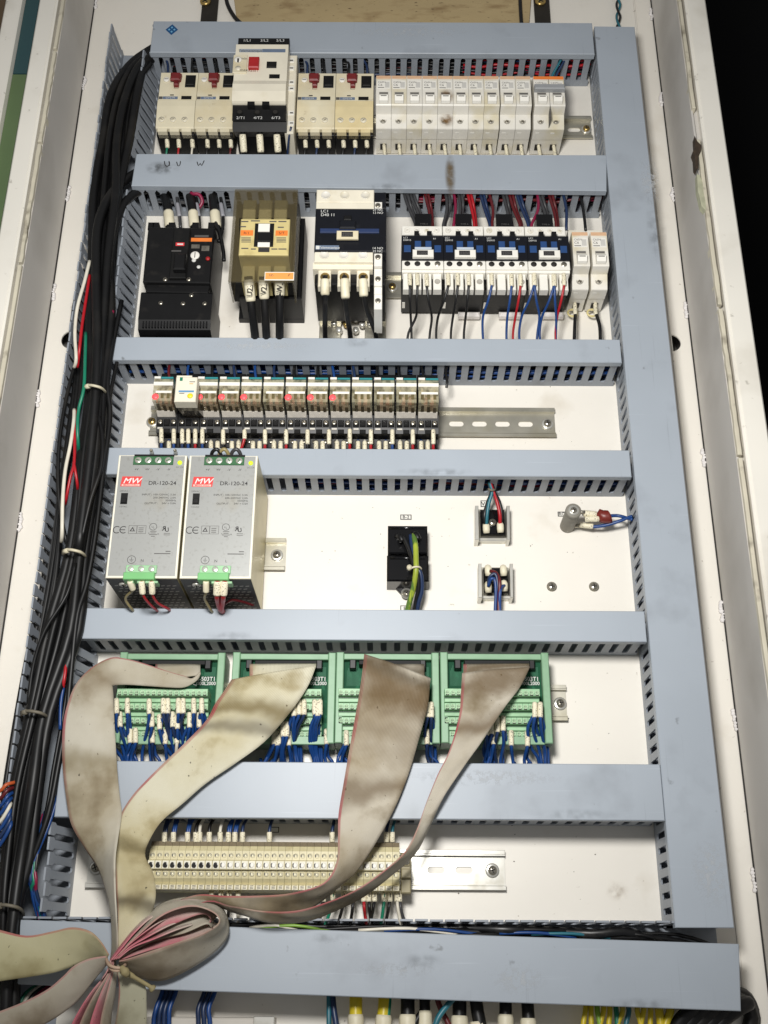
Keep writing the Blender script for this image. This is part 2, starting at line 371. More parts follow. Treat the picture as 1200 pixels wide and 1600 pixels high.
for u, s in ((UR, 1), (UL, -1)):
    MB().prof([(VB, -60), (VT, -60), (VT, WF - 4), (VB, WF - 4)], u + s * .8, u + s * 3, CABIN).build('side_wall', cab, O0)
    MB().box(u - s * .2, u + s * .8, VB, VT, -1.2, 1.2, SLOT).build('seam', cab, O0)
    # raised door frame: channel, lip, face
    m = MB(); m.box(u + s * 3, u + s * 9, VB, VT, WF - 14, WF - 9, CABIN); m.box(u + s * 9, u + s * 11, VB, VT, WF - 14, WF - 1.5, CAB)
    m.build('seal_channel', cab, O0)
    m = MB(); m.box(u + s * 11, u + s * (34 if s > 0 else 31), VB, VT, WF - 60, WF, CAB, 1.6); m.build('door_frame', cab, O0)
    # seal pieces, with breaks where it has torn
    cuts = [(VB, 470), (473, 640), (645, 860), (905, 1460)] if s > 0 else [(VB, 690), (693, 850), (853, 985), (989, 1460)]
    for a, b in cuts:
        m = MB(); pts = []; k = 18
        L_ = [(u + s * (1.2 + random.uniform(-.5, .5)), a + (b - a) * i / k) for i in range(k + 1)]
        R_ = [(u + s * (5.2 + random.uniform(-.3, .6)), a + (b - a) * i / k) for i in range(k + 1)]
        m.slab(L_ + R_[::-1], WF - 10, WF + 1.5, GASK, .8); m.build('door_seal', cab, O0)
    for (x, y) in ([(1024, 22), (1040, 155), (1058, 304), (1079, 484), (1104, 715), (1134, 955), (1157, 1125), (1187, 1375)] if s > 0 else [(152, 3), (134, 130), (108, 302), (84, 456), (58, 622), (30, 815)]):
        v = P(x, y, 0)[1]; m = MB()
        for k in range(7):
            rr = random.uniform(2.0, 3.4); m.lathe((u - s * random.uniform(-.4, 1.6), v + (k - 3) * 3.0, -1), [(rr, 0), (rr * .8, 1.6), (rr * .3, 2.4)], WELD, n=8)
        m.build('weld_bead', cab, O0)
# torn lump of seal hanging off the frame
m = MB()
tp = [(1085, 214), (1089, 222), (1095, 228), (1095, 238), (1091, 246), (1089, 266), (1086, 262), (1085, 246), (1082, 238), (1086, 232)]
m.slab([P(x, y, WF) for x, y in tp], WF - 8, WF + 2.5, mat('torn_rubber', (62, 50, 38), .9, var=.3, vs=150, bump=(300, 1)), 1); m.build('torn_seal', cab, O0)
m = MB(); m.slab([P(x, y, WF) for x, y in [(1089, 272), (1094, 275), (1106, 306), (1103, 330), (1096, 322), (1090, 296)]], WF - 8, WF + 1.2, mat('peeling_paint', (176, 176, 150), .8, var=.15, vs=120, bump=(200, .6)), .8); m.build('peeling_edge', cab, O0)
# door leaf folded back beside the frame
door = thing('cabinet_door', 'opened cabinet door edge with viewing window painted with a green reflection', 'door', (-440, 1100, 90))
OD = (-440, 1100, 90)
MB().box(-435, -419, VB, 962, 74, 86, REFLG).build('window_pane', door, OD)  # reflection put into the glass colour: green below, dark teal above
MB().box(-435, -419, 963.5, 1460, 74, 86, REFLD).build('window_pane', door, OD)
MB().box(-455, -435.5, VB, 1460, 60, 96, CAB, 1.5).build('stile', door, OD)
one('board', MB().box(-640, -456.5, 700, 1500, 20, 70, BROWNW, 1), 'brown board standing beyond the opened cabinet door', 'board')
# mounting panel
pan = thing('backplate', 'cream painted mounting panel that carries all the switchgear', 'backplate', (0, -40, 0))
MB().box(-336, 315, -200, 1330, 1 - 1, 1.0, PANEL).build('sheet', pan, O0)
MB().box(315.2, 316.6, -200, 1330, -14, 1.6, PANEL).build('edge_return', pan, O0)
m = MB(); cp = [(365, -6), (830, -6), (826, 46), (372, 46)]
m.slab([P(x, y, 3) for x, y in cp], 1.2, 6, mat('tan_stained_board', (176, 156, 116), .8, var=.07, vs=10, dirt=((110, 78, 44), 22, .52, .74, .6), dirt2=((60, 36, 22), 130, .64, .72, .7), stretch=(1, 1, 3)), .6)
one('insulation_board', m, 'tan board with rusty brown stains above the top trunking', 'board')
for i, x in enumerate((325, 842)):
    l = ['at the cable end of the tan board', 'at the far end of the tan board'][i]
    t = thing('mounting_bracket', 'dark steel hanger bracket with a gold screw ' + l, 'bracket', (*P(x, 20, 4), 1.2), 'hanger brackets above the top trunking')
    og = (*P(x, 20, 4), 1.2)
    MB().pbox(x - 10 + i * 3, -30, x + 15 + i * 2, 52, 1.3, 6, mat('dark_bracket', (50, 46, 40), .5, .4, var=.2, vs=60), .8).build('strap', t, og)
    MB().screw(Q(x - 4 + i * 6, 3, 6.1), 7, BRASS, 'x', 3).build('screw', t, og)
wire('black cable looping down beside the tan board near the gold screw', [(352, -20, 8), (355, 5, 8), (366, 26, 8), (380, 40, 8), (400, 60, 8)], 2.6, WK, None, cat='cable', name='cable')
wire('black cable running down at the far end of the tan board', [(812, -20, 8), (813, 10, 8), (815, 40, 8), (818, 70, 8)], 2.4, WK, None, cat='cable', name='cable')
for k in range(2):
    wire('dark green wire twisted with its mate at the head of the upright trunking' if k else 'black wire twisted with a green one at the head of the upright trunking',
         [(966 + 3 * sin(i * 1.5 + k * pi), -20 + i * 9, 8 + 2 * cos(i * 1.5 + k * pi)) for i in range(10)], 1.5, WTL if k else WK, 'twisted pair at the top corner')

# ---------------------------------------------------------------- slotted trunking
HW, HC = 52, 55.4
def comb_wall(mb, s0, s1, t0, t1, axis, lean=0, pitch=13.0, slot=5.8, ws=10, wmin=1.2, jit=0, m=None):
    n = int(round((s1 - s0) / pitch)); pitch = (s1 - s0) / n; p = pitch / 2; r = slot / 2; f = p - r; hh = p - .9
    for k in range(n):
        c = s0 + (k + .5) * pitch; b = lean + random.uniform(-jit, jit)
        half = [(p, wmin), (p, ws)] + [(p - r * sin(a), ws + r - r * cos(a)) for a in (.5, 1.05)] + [(f, ws + r), (f, HW - 9), (hh, HW - 6.5), (hh, HW)]
        pts = half + [(-x, w) for x, w in reversed(half)]
        if c < s0 or c > s1: continue
        def mp(x, w, t):
            t = t + b * max(w - ws, 0) / (HW - ws)
            return (c + x, t, w) if axis == 'u' else (t, c + x, w)
        N_ = len(pts); vs = [mp(x, w, t0) for x, w in pts] + [mp(x, w, t1) for x, w in pts]
        fs = [tuple(range(N_)), tuple(range(2 * N_ - 1, N_ - 1, -1))]
        for i in range(N_):
            j = (i + 1) % N_
            if i in (0, N_ - 2, N_ - 1): continue
            fs.append((i, j, j + N_, i + N_))
        mb.add(vs, fs, m or DWALL)
def cover_mesh(q):
    m = MB(); m.slab(q, HC - 1.8, HC, DUCT, .7)
    (a, b, c, d) = [Vector(p) for p in q]     # a top-left, b top-right, c bottom-right, d bottom-left
    for p1, p2, sg in ((a, b, -1), (d, c, 1)):
        nn = Vector((-(p2 - p1).y, (p2 - p1).x)).normalized() * sg * 1.7
        m.slab([tuple(p1), tuple(p2), tuple(p2 + nn), tuple(p1 + nn)], HC - 8, HC - 1.9, DUCT)
    return m
DUCTS = {}
def hduct(key, label, q, u0=-291, u1=246, walls=None):
    us = [p[0] for p in q]; vt = sum(p[1] for p in q[:2]) / 2; vb = sum(p[1] for p in q[2:]) / 2
    if walls: vt, vb = walls
    org = ((us[0] + us[1]) / 2, (vt + vb) / 2, 0)
    t = thing('cable_trunking', label, 'cable trunking', org, 'slotted cable trunking')
    for a, b in ((vb + 2.2, vb + 3.9), (vt - 3.9, vt - 2.2)):
        m = MB(); comb_wall(m, u0, u1, a, b, 'u', jit=.2); m.build('slotted_wall', t, org)
    MB().box(u0, u1, vb + 4, vt - 4, 1.1, 2.6, DWALL).build('base', t, org)
    cover_mesh(q).build('cover', t, org)
    DUCTS[key] = (t, org); return t
def R4(u0, u1, v1, v0): return [(u0, v1), (u1, v1), (u1, v0), (u0, v0)]
hduct(1, 'topmost trunking with the blue diamond sticker on its cover', R4(-288.5, 246, 1078.3, 1028))
hduct(2, 'trunking below the motor breakers with U V W scribbled on it', [P(213, 240, HC), P(948, 242, HC), P(948, 298, HC), P(205, 290, HC)])
hduct(3, 'thin trunking just above the row of clear relays', R4(-290.5, 245.5, 629.5, 601.3))
hduct(4, 'thin trunking partly hidden by the two silver power supplies', R4(-283, 245, 498.8, 469.0))
hduct(5, 'trunking just above the green terminal boards', R4(-291.6, 245.6, 328, 297.6))
hduct(6, 'wide trunking crossed by all four ribbon cables', R4(-294, 247.4, 183.3, 133.8))
q7 = [P(30, 1437, HC), P(1155, 1475, HC), P(1158, 1580, HC), P(25, 1538, HC)]
hduct(7, 'lowest trunking with a skewed cover under the knot of ribbon cables', q7, -338, 297, walls=(53, 1))
og = (273, 560, 0)
vd = thing('cable_trunking', 'upright trunking with a long wide cover beside the cabinet frame', 'cable trunking', og, 'slotted cable trunking')
for a, b in ((249.5, 251.2), (294.8, 296.5)):
    m = MB(); comb_wall(m, 47, 1073, a, b, 'v', jit=.2); m.build('slotted_wall', vd, og)
MB().box(251.3, 294.7, 47, 1073, 1.1, 2.6, DWALL).build('base', vd, og)
qv = [(248.6, 1073), (297.4, 1072.4), (298.2, 45.2), (247.8, 45)]
m = MB(); m.slab(qv, HC - 1.8, HC, DUCT, .7)
for (a, b, s) in ((qv[0], qv[3], 1), (qv[1], qv[2], -1)):
    m.slab([a, b, (b[0] + 1.7 * s, b[1]), (a[0] + 1.7 * s, a[1])], HC - 8, HC - 1.9, DUCT)
m.build('cover', vd, og)
og = (-312, 560, 0)
vl = thing('cable_trunking', 'open upright trunking without a cover, overfull of black cables', 'cable trunking', og, 'slotted cable trunking')
for a, b in ((54, 131), (186, 296), (330, 467), (501, 600), (631, 827), (876, 1036)):
    m = MB(); comb_wall(m, a, b, -286.5, -284.8, 'v', lean=-11, jit=1.2); m.build('slotted_wall', vl, og)
m = MB(); comb_wall(m, -60, 1078, -338, -336.3, 'v', lean=-3, jit=.8); m.build('slotted_wall', vl, og)
MB().box(-336.2, -286.6, -60, 1076, 1.1, 2.6, DWALL).build('base', vl, og)
# small marks on the covers
t, og = DUCTS[1]
m = MB(); c = P(268.5, 46.5, HC)
m.slab([(c[0] - 7.6, c[1]), (c[0], c[1] - 8.6), (c[0] + 7.6, c[1]), (c[0], c[1] + 8.6)], HC + .02, HC + .25, mat('blue_sticker', (20, 76, 124), .4, var=.06, vs=200))
st = mat('blue_sticker_light', (112, 170, 204), .4, var=0)
for d in range(4):
    a = d * pi / 2; e = (c[0] + 3.1 * cos(a), c[1] + 3.4 * sin(a))
    m.slab([(e[0] - 1.5, e[1]), (e[0], e[1] - 1.7), (e[0] + 1.5, e[1]), (e[0], e[1] + 1.7)], HC + .26, HC + .32, st)
m.build('diamond_sticker', t, og)
t, og = DUCTS[2]
m = MB()
def stroke(m, pts, r=.55, w=HC): m.tube([(*P(x, y, w), w + .02) for x, y in pts], r, PRINT, 4, 2)
stroke(m, [(257, 252), (258, 258), (262, 260), (265, 256), (264, 252), (265, 259)])
stroke(m, [(276, 253), (278, 259), (281, 258), (282, 252)])
stroke(m, [(308, 253), (310, 259), (313, 255), (315, 259), (319, 251)])
m.build('pen_marks', t, og)
random.seed(77)
def patch(owner, x0, y0, x1, y1, m, w=HC + .04, nm='smudge'):
    t_, og_ = owner; b_ = MB(); k_ = [P(x0, y0, w), P(x1, y0, w), P(x1, y1, w), P(x0, y1, w)]
    b_.add([(p[0], p[1], w) for p in k_], [(0, 1, 2, 3)], m); b_.build(nm, t_, og_)
patch(DUCTS[2], 694, 236, 713, 312, grime_mat('drip_grime', (104, 82, 40), 90, .2, .55, .75), nm='drip_stain')
patch(DUCTS[2], 222, 250, 284, 275, grime_mat('pen_grime', (52, 50, 46), 120, .35, .7, .6))
VD = (vd, (273, 560, 0))
for o_, r_ in ((DUCTS[7], (930, 1556, 1080, 1586)), (DUCTS[7], (620, 1488, 700, 1515)), (DUCTS[7], (470, 1455, 560, 1475)), (DUCTS[3], (535, 527, 580, 545)), (DUCTS[2], (560, 284, 640, 300)),
               (DUCTS[5], (300, 985, 420, 1003)), (VD, (1010, 300, 1042, 420)), (DUCTS[6], (820, 1262, 980, 1284)), (DUCTS[4], (600, 730, 760, 745))):
    patch(o_, *r_, GRIME)
for o_, r_ in ((DUCTS[7], (540, 1500, 700, 1530)), (DUCTS[7], (760, 1500, 860, 1560)), (VD, (1000, 235, 1030, 330)), (DUCTS[6], (620, 1200, 900, 1230)), (DUCTS[1], (520, 40, 760, 60)), (DUCTS[3], (300, 532, 500, 548)), (VD, (1080, 1300, 1140, 1430))):
    patch(o_, *r_, GRIMEL, nm='scuff')
BP = (pan, O0)
for r_ in ((945, 1375, 985, 1412),): patch(BP, *r_, GRIMEB, 1.03, 'stain')
m = MB()
for k in range(46):
    if k < 10: x, y = ((829, 853), (760, 868), (845, 940), (675, 838), (930, 1335), (800, 1290), (700, 885), (520, 800), (893, 690), (930, 770))[k]
    else: x, y = random.uniform(430, 980), random.choice([random.uniform(600, 690), random.uniform(785, 940), random.uniform(1030, 1180), random.uniform(1300, 1420)])
    r = random.uniform(.3, .75); c = P(x, y, 1); a = random.uniform(0, 3)
    m.slab([(c[0] + r * cos(a + i * 1.26) * random.uniform(.6, 1.4), c[1] + r * sin(a + i * 1.26) * random.uniform(.6, 1.4)) for i in range(5)], 1.01, 1.12, mat('dirt_speck', (84, 76, 64), .8, var=0))
o = m.build('dirt_specks', pan, O0); o['kind'] = 'stuff'
# wires lying inside the trunking, seen through the slots
def bundle(label, lo, hi, fixed, cols, n, axis='u'):
    m = MB()
    for k in range(n):
        r = random.uniform(1.2, 2.1); t = random.uniform(fixed[0] + 2, fixed[1] - 2); w = random.uniform(6, 44); pts = []
        for i in range(9):
            s = lo + (hi - lo) * i / 8
            a = t + random.uniform(-3, 3); b = w + random.uniform(-3, 3); a = min(max(a, fixed[0] + 2), fixed[1] - 2)
            pts.append((s, a, b) if axis == 'u' else (a, s, b))
        m.tube(pts, r, random.choice(cols), 5, 3)
    one('wire_bundle', m, label, 'wires', kind='stuff')
bundle('tangle of dark and red wires inside the topmost trunking', -270, 120, (1033, 1073), [WK, WK, WK, WDR, WNB], 22)
bundle('red and blue wires inside the far end of the topmost trunking', 90, 246, (1033, 1073), [WR, WDR, WB, WK, WMG, WNB], 22)
bundle('black wires inside the trunking with U V W scribbled on it', -280, 60, (832, 870), [WK, WK, WDR, WG], 20)
bundle('red and blue wires inside the trunking over the small contactors', 20, 246, (830, 871), [WR, WDR, WB, WK, WMG, WR], 26)
bundle('dark blue wires inside the thin trunking above the relays', -280, 246, (606, 625), [WNB, WB, WB, WK, WDR], 20)
bundle('blue and red wires inside the thin trunking behind the power supplies', -100, 246, (474, 494), [WB, WB, WB, WNB, WR], 20)
bundle('few yellow and white wires inside the trunking above the green boards', -20, 200, (302, 324), [WLG, WY, WW, WGN], 6)
bundle('blue wires inside the wide trunking under the ribbon cables', -290, 240, (140, 178), [WB, WB, WNB, WK], 14)
bundle('red and blue wires inside the upright trunking', 60, 1060, (252, 292), [WB, WR, WMG, WNB, WDR, WB], 26, 'v')
# rails
def rail(label, u0, u1, v, holes=(), screws=(), m=ZINC, org=None):
    og = ((u0 + u1) / 2, v, 1)
    t = thing('mounting_rail', label, 'rail', og, 'steel mounting rails')
    mb = MB(); hs = []
    for h in holes:
        hs.append([(h + (4.5 if a < pi else -4.5) * 1.0 + 0, 0) for a in ()])
    hl_ = []
    for h in holes:
        l = []
        for i in range(7): a = -pi / 2 + pi * i / 6; l.append((h + 4.8 + 3.1 * cos(a), v + 3.1 * sin(a)))
        for i in range(7): a = pi / 2 + pi * i / 6; l.append((h - 4.8 + 3.1 * cos(a), v + 3.1 * sin(a)))
        hl_.append(l)
    mb.plate([(u0, v - 12.5), (u1, v - 12.5), (u1, v + 12.5), (u0, v + 12.5)], hl_, 1.3, 2.4, m)
    for s in (1, -1):
        mb.box(u0, u1, v + s * 12.5, v + s * 13.6, 1.3, 7.6, m, 0); mb.box(u0, u1, v + s * 13.7, v + s * 17.5, 6.4, 7.6, m, .3)
    mb.build('hat_profile', t, og)
    for sx, kind in screws:
        k = MB(); k.lathe((sx, v, 2.4), [(6.4, 0), (6.4, 1), (5.4, 1.5)], ZINC2, n=18); k.screw((sx, v, 3.8), 4.1, SCREW if kind else BRASS, 'x', 3); k.build('screw', t, og)
    return t
rail('rail stub ending beside the double breaker in the top row', -275, PU(925, 200, 7.5), 960, [PU(897, 207, 2), 150], [(PU(916, 207, 2), 0)])
rail('rail crossing between the big contactor and the small contactors', -70, 240, 730, [-20], [(PU(613, 452, 2), 0)])
rail('long slotted rail carrying the row of clear relays', -256, PU(868, 660, 7.5), 555.5, [PU(x, 663, 2) for x in (713, 749, 785, 821)], [(PU(855, 661, 2), 1), (PU(238, 661, 2), 0)])
rail('rail stub with a screw beside the silver power supplies', -270, PU(446, 866, 7.5), 402.5, [-180], [(PU(433, 866, 2), 1)])
rail('rail end with a large washer beside the green terminal boards', -262, PU(886, 1098, 7.5), 250.5, [0], [(PU(875, 1100, 2), 1)])
rail('bottom rail with two slots carrying the cream terminal blocks', PU(135, 1360, 7.5), PU(790, 1360, 7.5), 95.5, [PU(681, 1358, 2), PU(725, 1358, 2)], [(PU(769, 1358.5, 2), 1), (PU(150, 1358, 2), 1)], ZINC2)
# ================================================================ top row
# manual motor breakers, 45 mm wide
def motor_breaker(uc, label):
    og = (uc, 960, 0); X = lambda a: uc + a; Y = lambda b: 960 + b
    t = thing('motor_breaker', label, 'motor breaker', og, 'cream motor breakers in the top row')
    MB().box(X(-22.2), X(22.2), Y(-44), Y(43), 8, 40, BLACK, .6).build('body', t, og)
    m = MB(); m.prof([(Y(44), 30), (Y(44), 47), (Y(43), 48), (Y(.6), 48), (Y(.2), 47.2), (Y(.2), 30)], X(-22.4), X(22.3), IVORY)
    m.box(X(-22.4), X(22.3), Y(44.1), Y(46), 30, 44, IVORY); m.build('upper_cover', t, og)
    m = MB(); m.prof([(Y(-.2), 30), (Y(-.2), 49), (Y(-1.5), 50.2), (Y(-10), 50.2), (Y(-24), 48.6), (Y(-38), 46.5), (Y(-39.5), 45), (Y(-39.5), 30)], X(-22.4), X(22.3), IVORY)
    for a in (-15, -1, 13): m.prof([(Y(-39.6), 34), (Y(-39.6), 46), (Y(-44), 45), (Y(-44), 34)], X(a - 5), X(a + 6), IVORY)
    tc_ = m.build('terminal_cover', t, og)
    m = MB(); m.slab([(X(-10), Y(37.5)), (X(3.3), Y(37.5)), (X(2.6), Y(29)), (X(.8), Y(27.5)), (X(.6), Y(20)), (X(-5.2), Y(20)), (X(-5.4), Y(27.5)), (X(-9.4), Y(30))], 48, 53.5, DRED, 1.2)
    m.box(X(-9.0), X(2.4), Y(24.5), Y(36), 53.5, 57, DRED, 1.5); m.build('stop_knob', t, og)
    m = MB(); m.box(X(7.6), X(19.8), Y(20.5), Y(38.8), 48, 49, BLACK, .3); m.box(X(9), X(18.6), Y(22), Y(37), 49, 51, BLACKM, .8); m.build('start_button', t, og)
    m = MB(); m.lathe((X(-15.2), Y(32), 48), [(3.6, 0), (3.6, 1), (2.8, 1.6)], WHITE, n=16); m.box(X(-17.4), X(-13), Y(31.6), Y(32.4), 49.6, 49.75, PRINTG); m.build('setting_dial', t, og)
    m = MB(); m.box(X(-17.5), X(.4), Y(2.2), Y(6.2), 48, 48.25, SLATE); m.box(X(-22), X(-17.8), Y(2.2), Y(6.2), 48, 48.25, PRINTG); m.text('GV2-M', X(-8.5), Y(3), 48.3, 3.4, PRINTW, sx=1.1)
    m.text('Reset', X(-2.5), Y(18), 48.1, 2.6, PRINTG); m.box(X(-9), X(-4.5), Y(7.8), Y(9.2), 48, 48.3, PRINT); m.build('rating_label', t, og)
    m = MB(); m.box(X(4.6), X(16.6), Y(2.0), Y(7), 48, 48.3, BLACKM); m.build('window', t, og)
    for a in (-16, -2.6, 11):
        m = MB(); m.lathe((X(a), Y(-28.5), 47.6), [(3.7, 0), (3.7, .9)], IVORY2, n=16); m.screw((X(a), Y(-28.5), 48.1), 2.7, IVORY, '-', .7, PRINTG); m.build('terminal_screw', tc_, og)
    return t
ug = PU(277.5, 150, 48)
gv = motor_breaker(ug, 'cream motor breaker at the cable end of the top row')
dup(gv, (ug + 45.2, 960, 0), 'cream motor breaker tucked against the tall black and cream starter')
u3 = PU(494.5, 150, 48)
dup(gv, (u3, 960, 0), 'cream motor breaker just after the narrow auxiliary block')
yb = dup(gv, (u3 + 45.2, 960, 0), 'yellowed motor breaker next to the row of white breakers')
YEL = mat('yellowed_plastic', (220, 204, 160), .45, var=.06, vs=40, dirt=((190, 158, 92), 26, .5, .75, .5))
for ch in yb.children:
    if ch.name.startswith('terminal_cover'):
        ch.data = ch.data.copy()
        for i_, m_ in enumerate(ch.data.materials):
            if m_ == IVORY: ch.data.materials[i_] = YEL
# tall starter
og = (PU(405, 150, 85), 960, 0)
t = thing('motor_starter', 'tall cream and black motor starter with a square red button', 'motor starter', og)
yv = lambda y, w: PV(y, w, 405)
x0, x1 = PU(362.8, 150, 85), PU(446.5, 150, 85)
m = MB(); m.box(PU(372, 63, 66), PU(452, 63, 66), yv(84, 66), yv(58.5, 66), 8, 66, BLACK, 1.2); m.build('rear_terminal', t, og)
m = MB(); m.ptext('1/L1', 386, 65, 66.2, 4, PRINTW); m.ptext('3/L2', 413, 65, 66.2, 4, PRINTW); m.ptext('5/L3', 438, 65, 66.2, 4, PRINTW); m.build('terminal_print', t, og)
vb_, vt_ = yv(161, 83), yv(68, 85)
m = MB(); m.prof([(vt_, 20), (vt_, 83), (vt_ - 1.5, 85), (yv(126, 85), 85), (yv(131, 88), 88), (yv(142, 88), 88), (yv(158, 85), 85), (vb_, 82), (vb_, 20)], x0, x1, IVORY2); m.build('upper_cover', t, og)
m = MB(); m.pbox(374, 76.5, 410, 81.5, 85, 85.3, mat('pale_slate', (150, 158, 168), .5)); m.pbox(410, 76.5, 446, 81.5, 85, 85.3, SLATE); m.ptext('Telemecanique', 391, 80.8, 85.4, 3.3, PRINT)
m.build('name_label', t, og)
m = MB(); m.pbox(364, 85.5, 386, 113.5, 85, 86.5, IVORY, .5); m.lathe((*P(372, 94, 86.5), 86.5), [(4.4, 0), (4.4, 1.2), (3.4, 1.8)], WHITE, n=16); m.lathe((*P(372, 107, 86.5), 86.5), [(3.4, 0), (3.4, .8)], IVORY2, n=14)
m.ptext('min', 381, 93, 86.7, 4, PRINTG); m.ptext('max', 381, 111, 86.7, 4, PRINTG); m.pbox(370.6, 91, 373.4, 97, 88.3, 88.5, PRINT); m.build('setting_dial', t, og)
m = MB(); m.pbox(388, 87.5, 404.5, 104.5, 85, 90, REDK, 1.2); m.build('stop_button', t, og)
m = MB(); m.pbox(416.5, 95.5, 432, 105, 85, 86.5, BLACKM, .6); m.pbox(420.5, 116, 437, 122, 85, 85.6, BLACKM); m.ptext('RESET', 396, 112, 85.2, 3.4, DRED); m.build('start_button', t, og)
m = MB(); m.prof([(yv(162, 80), 8), (yv(162, 80), 80), (yv(187, 78), 76), (yv(188, 72), 72), (yv(206, 66), 66), (yv(214, 40), 40), (yv(214, 40), 8)], x0 + .4, x1 + .6, BLACK)
for x in (392, 415): m.pbox(x - 5.5, 158.5, x + 5.5, 164, 60, 86, BLACK)
m.build('terminal_housing', t, og)
for x, s in ((374.5, '2/T1'), (402, '4/T2'), (430, '6/T3')):
    m = MB(); c = P(x, 175, 78.4); m.cyl((c[0], c[1], 76), 4, 2.6, BLACKM); m.cyl((c[0], c[1], 78), 2.6, .8, SLOT); m.build('terminal_recess', t, og)
m = MB()
for x, s in ((376, '2/T1'), (403, '4/T2'), (431, '6/T3')): m.ptext(s, x, 186, 77.6, 4.2, PRINTW)
m.build('terminal_print', t, og)
for i, x in enumerate((380.5, 407, 434)):
    wire('%s white sleeved cable hanging from the tall starter, counted from the cable bundle' % ORD[i], [(x - 1, 206, 60), (x, 222, 55), (x + 1, 246, 40), (x + 1, 262, 30)], 3, WK, 'cables under the tall starter',
         [((x - 1.5, 210, 62), (x + .6, 238, 50), 4.1)], cat='cable', name='cable')
# auxiliary contact block
og = (PU(455, 150, 60), 960, 0)
t = thing('auxiliary_block', 'narrow cream auxiliary contact block clipped beside the tall starter', 'contact block', og)
m = MB(); m.pbox(448, 86, 461.5, 208, 8, 60, IVORY2, .8); m.build('body', t, og)
for k, y in enumerate((94, 106, 128, 138, 176, 192)):
    m = MB(); m.pbox(450, y - 3.5, 459.5, y + 3.5, 60, 60.5 + (k % 2) * .8, WHITE, .3); m.pbox(453, y - .8, 458, y + .8, 61.4, 61.6, PRINTG); m.build('contact_tab', t, og)
wire('dark blue wire leaving the foot of the narrow auxiliary block', [(455, 198, 62), (452, 212, 56), (450, 230, 45), (449, 250, 30)], 1.3, WNB, None)
# miniature circuit breakers, 18 mm module
def mcb(uc, label, vc=960, poles=1, group='white breakers in the top row'):
    og = (uc, vc, 0); Y = lambda b: vc + b; h = 8.85 if poles == 1 else 17.85
    t = thing('circuit_breaker', label, 'circuit breaker', og, group)
    m = MB(); m.prof([(Y(40.5), 4), (Y(40.5), 45), (Y(40), 46), (Y(22.5), 46), (Y(22.5), 65), (Y(22), 66), (Y(-20.5), 66), (Y(-22), 65), (Y(-24), 53), (Y(-36), 49), (Y(-39.8), 47.6), (Y(-40.3), 46.6), (Y(-40.3), 30), (Y(-39.2), 29.6), (Y(-39.2), 4)], uc - h, uc + h, MCBW)
    if poles == 2: m.box(uc - .25, uc + .25, Y(-39), Y(22), 46, 66.15, PRINTG)
    m.build('body', t, og)
    cs = [uc] if poles == 1 else [uc - 9, uc + 9]
    m = MB(); m.box(uc - h + .3, uc + h - .3, Y(17.6), Y(22), 66, 66.25, mat('pale_orange_strip', (216, 176, 140), .5, var=.1, vs=120) if poles == 1 else ORANGE); m.build('brand_strip', t, og)
    for c in cs:
        m = MB(); m.box(c - 7.6, c + 7.6, Y(2.2), Y(15), 66, 66.2, WHITE)
        m.text('C65N', c - 6.8, Y(11), 66.3, 3.6, PRINTG, 'LEFT'); m.text('C6', c - 6.8, Y(6.6), 66.3, 4.4, PRINTG, 'LEFT'); m.box(c + 1.5, c + 6.6, Y(4), Y(12.5), 66.2, 66.28, mat('label_tint', (198, 196, 190), .5)); m.box(c - 6.8, c + .5, Y(3.6), Y(4.5), 66.2, 66.28, PRINTG); m.build('rating_label', t, og)
        m = MB(); m.box(c - 5.4, c + 5.4, Y(-20), Y(-2.5), 63, 66.1, MCBG, 0); m.box(c - 4.9, c + 4.9, Y(-5.2), Y(-3.4), 66.1, 66.2, PRINTG); ts_ = m.build('toggle_slot', t, og)
        m = MB(); m.prof([(Y(-8), 66.1), (Y(-8.5), 69), (Y(-13), 72.5), (Y(-18.5), 69.5), (Y(-19.4), 66.1)], c - 5, c + 5, WHITE); m.box(c - 3.4, c + 3.4, Y(-14.2), Y(-13.2), 71.6, 72.3, PRINTG); m.build('toggle', ts_, og)
        m = MB(); m.lathe((c - .6, Y(-31), 50.0), [(3.9, 0), (3.9, 1.0), (3.2, 1.0), (3.0, .5)], MCBG, n=16); m.screw((c - .6, Y(-31), 50.4), 2.5, SCREW, '-', .6); m.build('terminal_screw', t, og)
        m = MB(); m.box(c - 4, c + 3.4, Y(-40.45), Y(-40.2), 12, 22, SLOT); m.box(c - 6.2, c - 1.6, Y(-40.5), Y(-40.2), 40, 42, WHITE); m.build('wire_entry', t, og)
    if poles == 2:
        m = MB(); m.box(uc - h + .2, uc + h - .2, Y(-2.5), Y(5), 66.1, 73, mat('trip_bar_grey', (148, 150, 152), .45), 1.2); m.build('trip_bar', t, og)
    return t
mc = mcb(-7, 'white single breaker touching the yellowed motor breaker')
names = ['second', 'third', 'fourth', 'brown stained fifth', 'sixth', 'seventh', 'last']
for k in range(7):
    r_ = dup(mc, (-7 + 18 * (k + 1), 960, 0), '%s white breaker of the block of eight, counted from the motor breakers' % names[k])
    if k == 3:
        for x0_, x1_, y0_, y1_, w_ in ((-9, 12, 5, -22, 66.3), (-9, 13, -20, -44, 53.5)):
            m = MB(); m.add([(65 + x0_, 960 + y0_, w_), (65 + x1_, 960 + y0_, w_), (65 + x1_, 960 + y1_, w_), (65 + x0_, 960 + y1_, w_)], [(0, 1, 2, 3)], grime_mat('heat_grime', (124, 88, 36), 130, .25, .6, .7)); m.build('heat_stain', r_, (65, 960, 0))
ua = PU(794, 150, 66)
dup(mc, (ua, 960, 0), 'white breaker right after the first gap in the top row')
dup(mc, (ua + 18.1, 960, 0), 'white breaker between two gaps, before the double breaker')
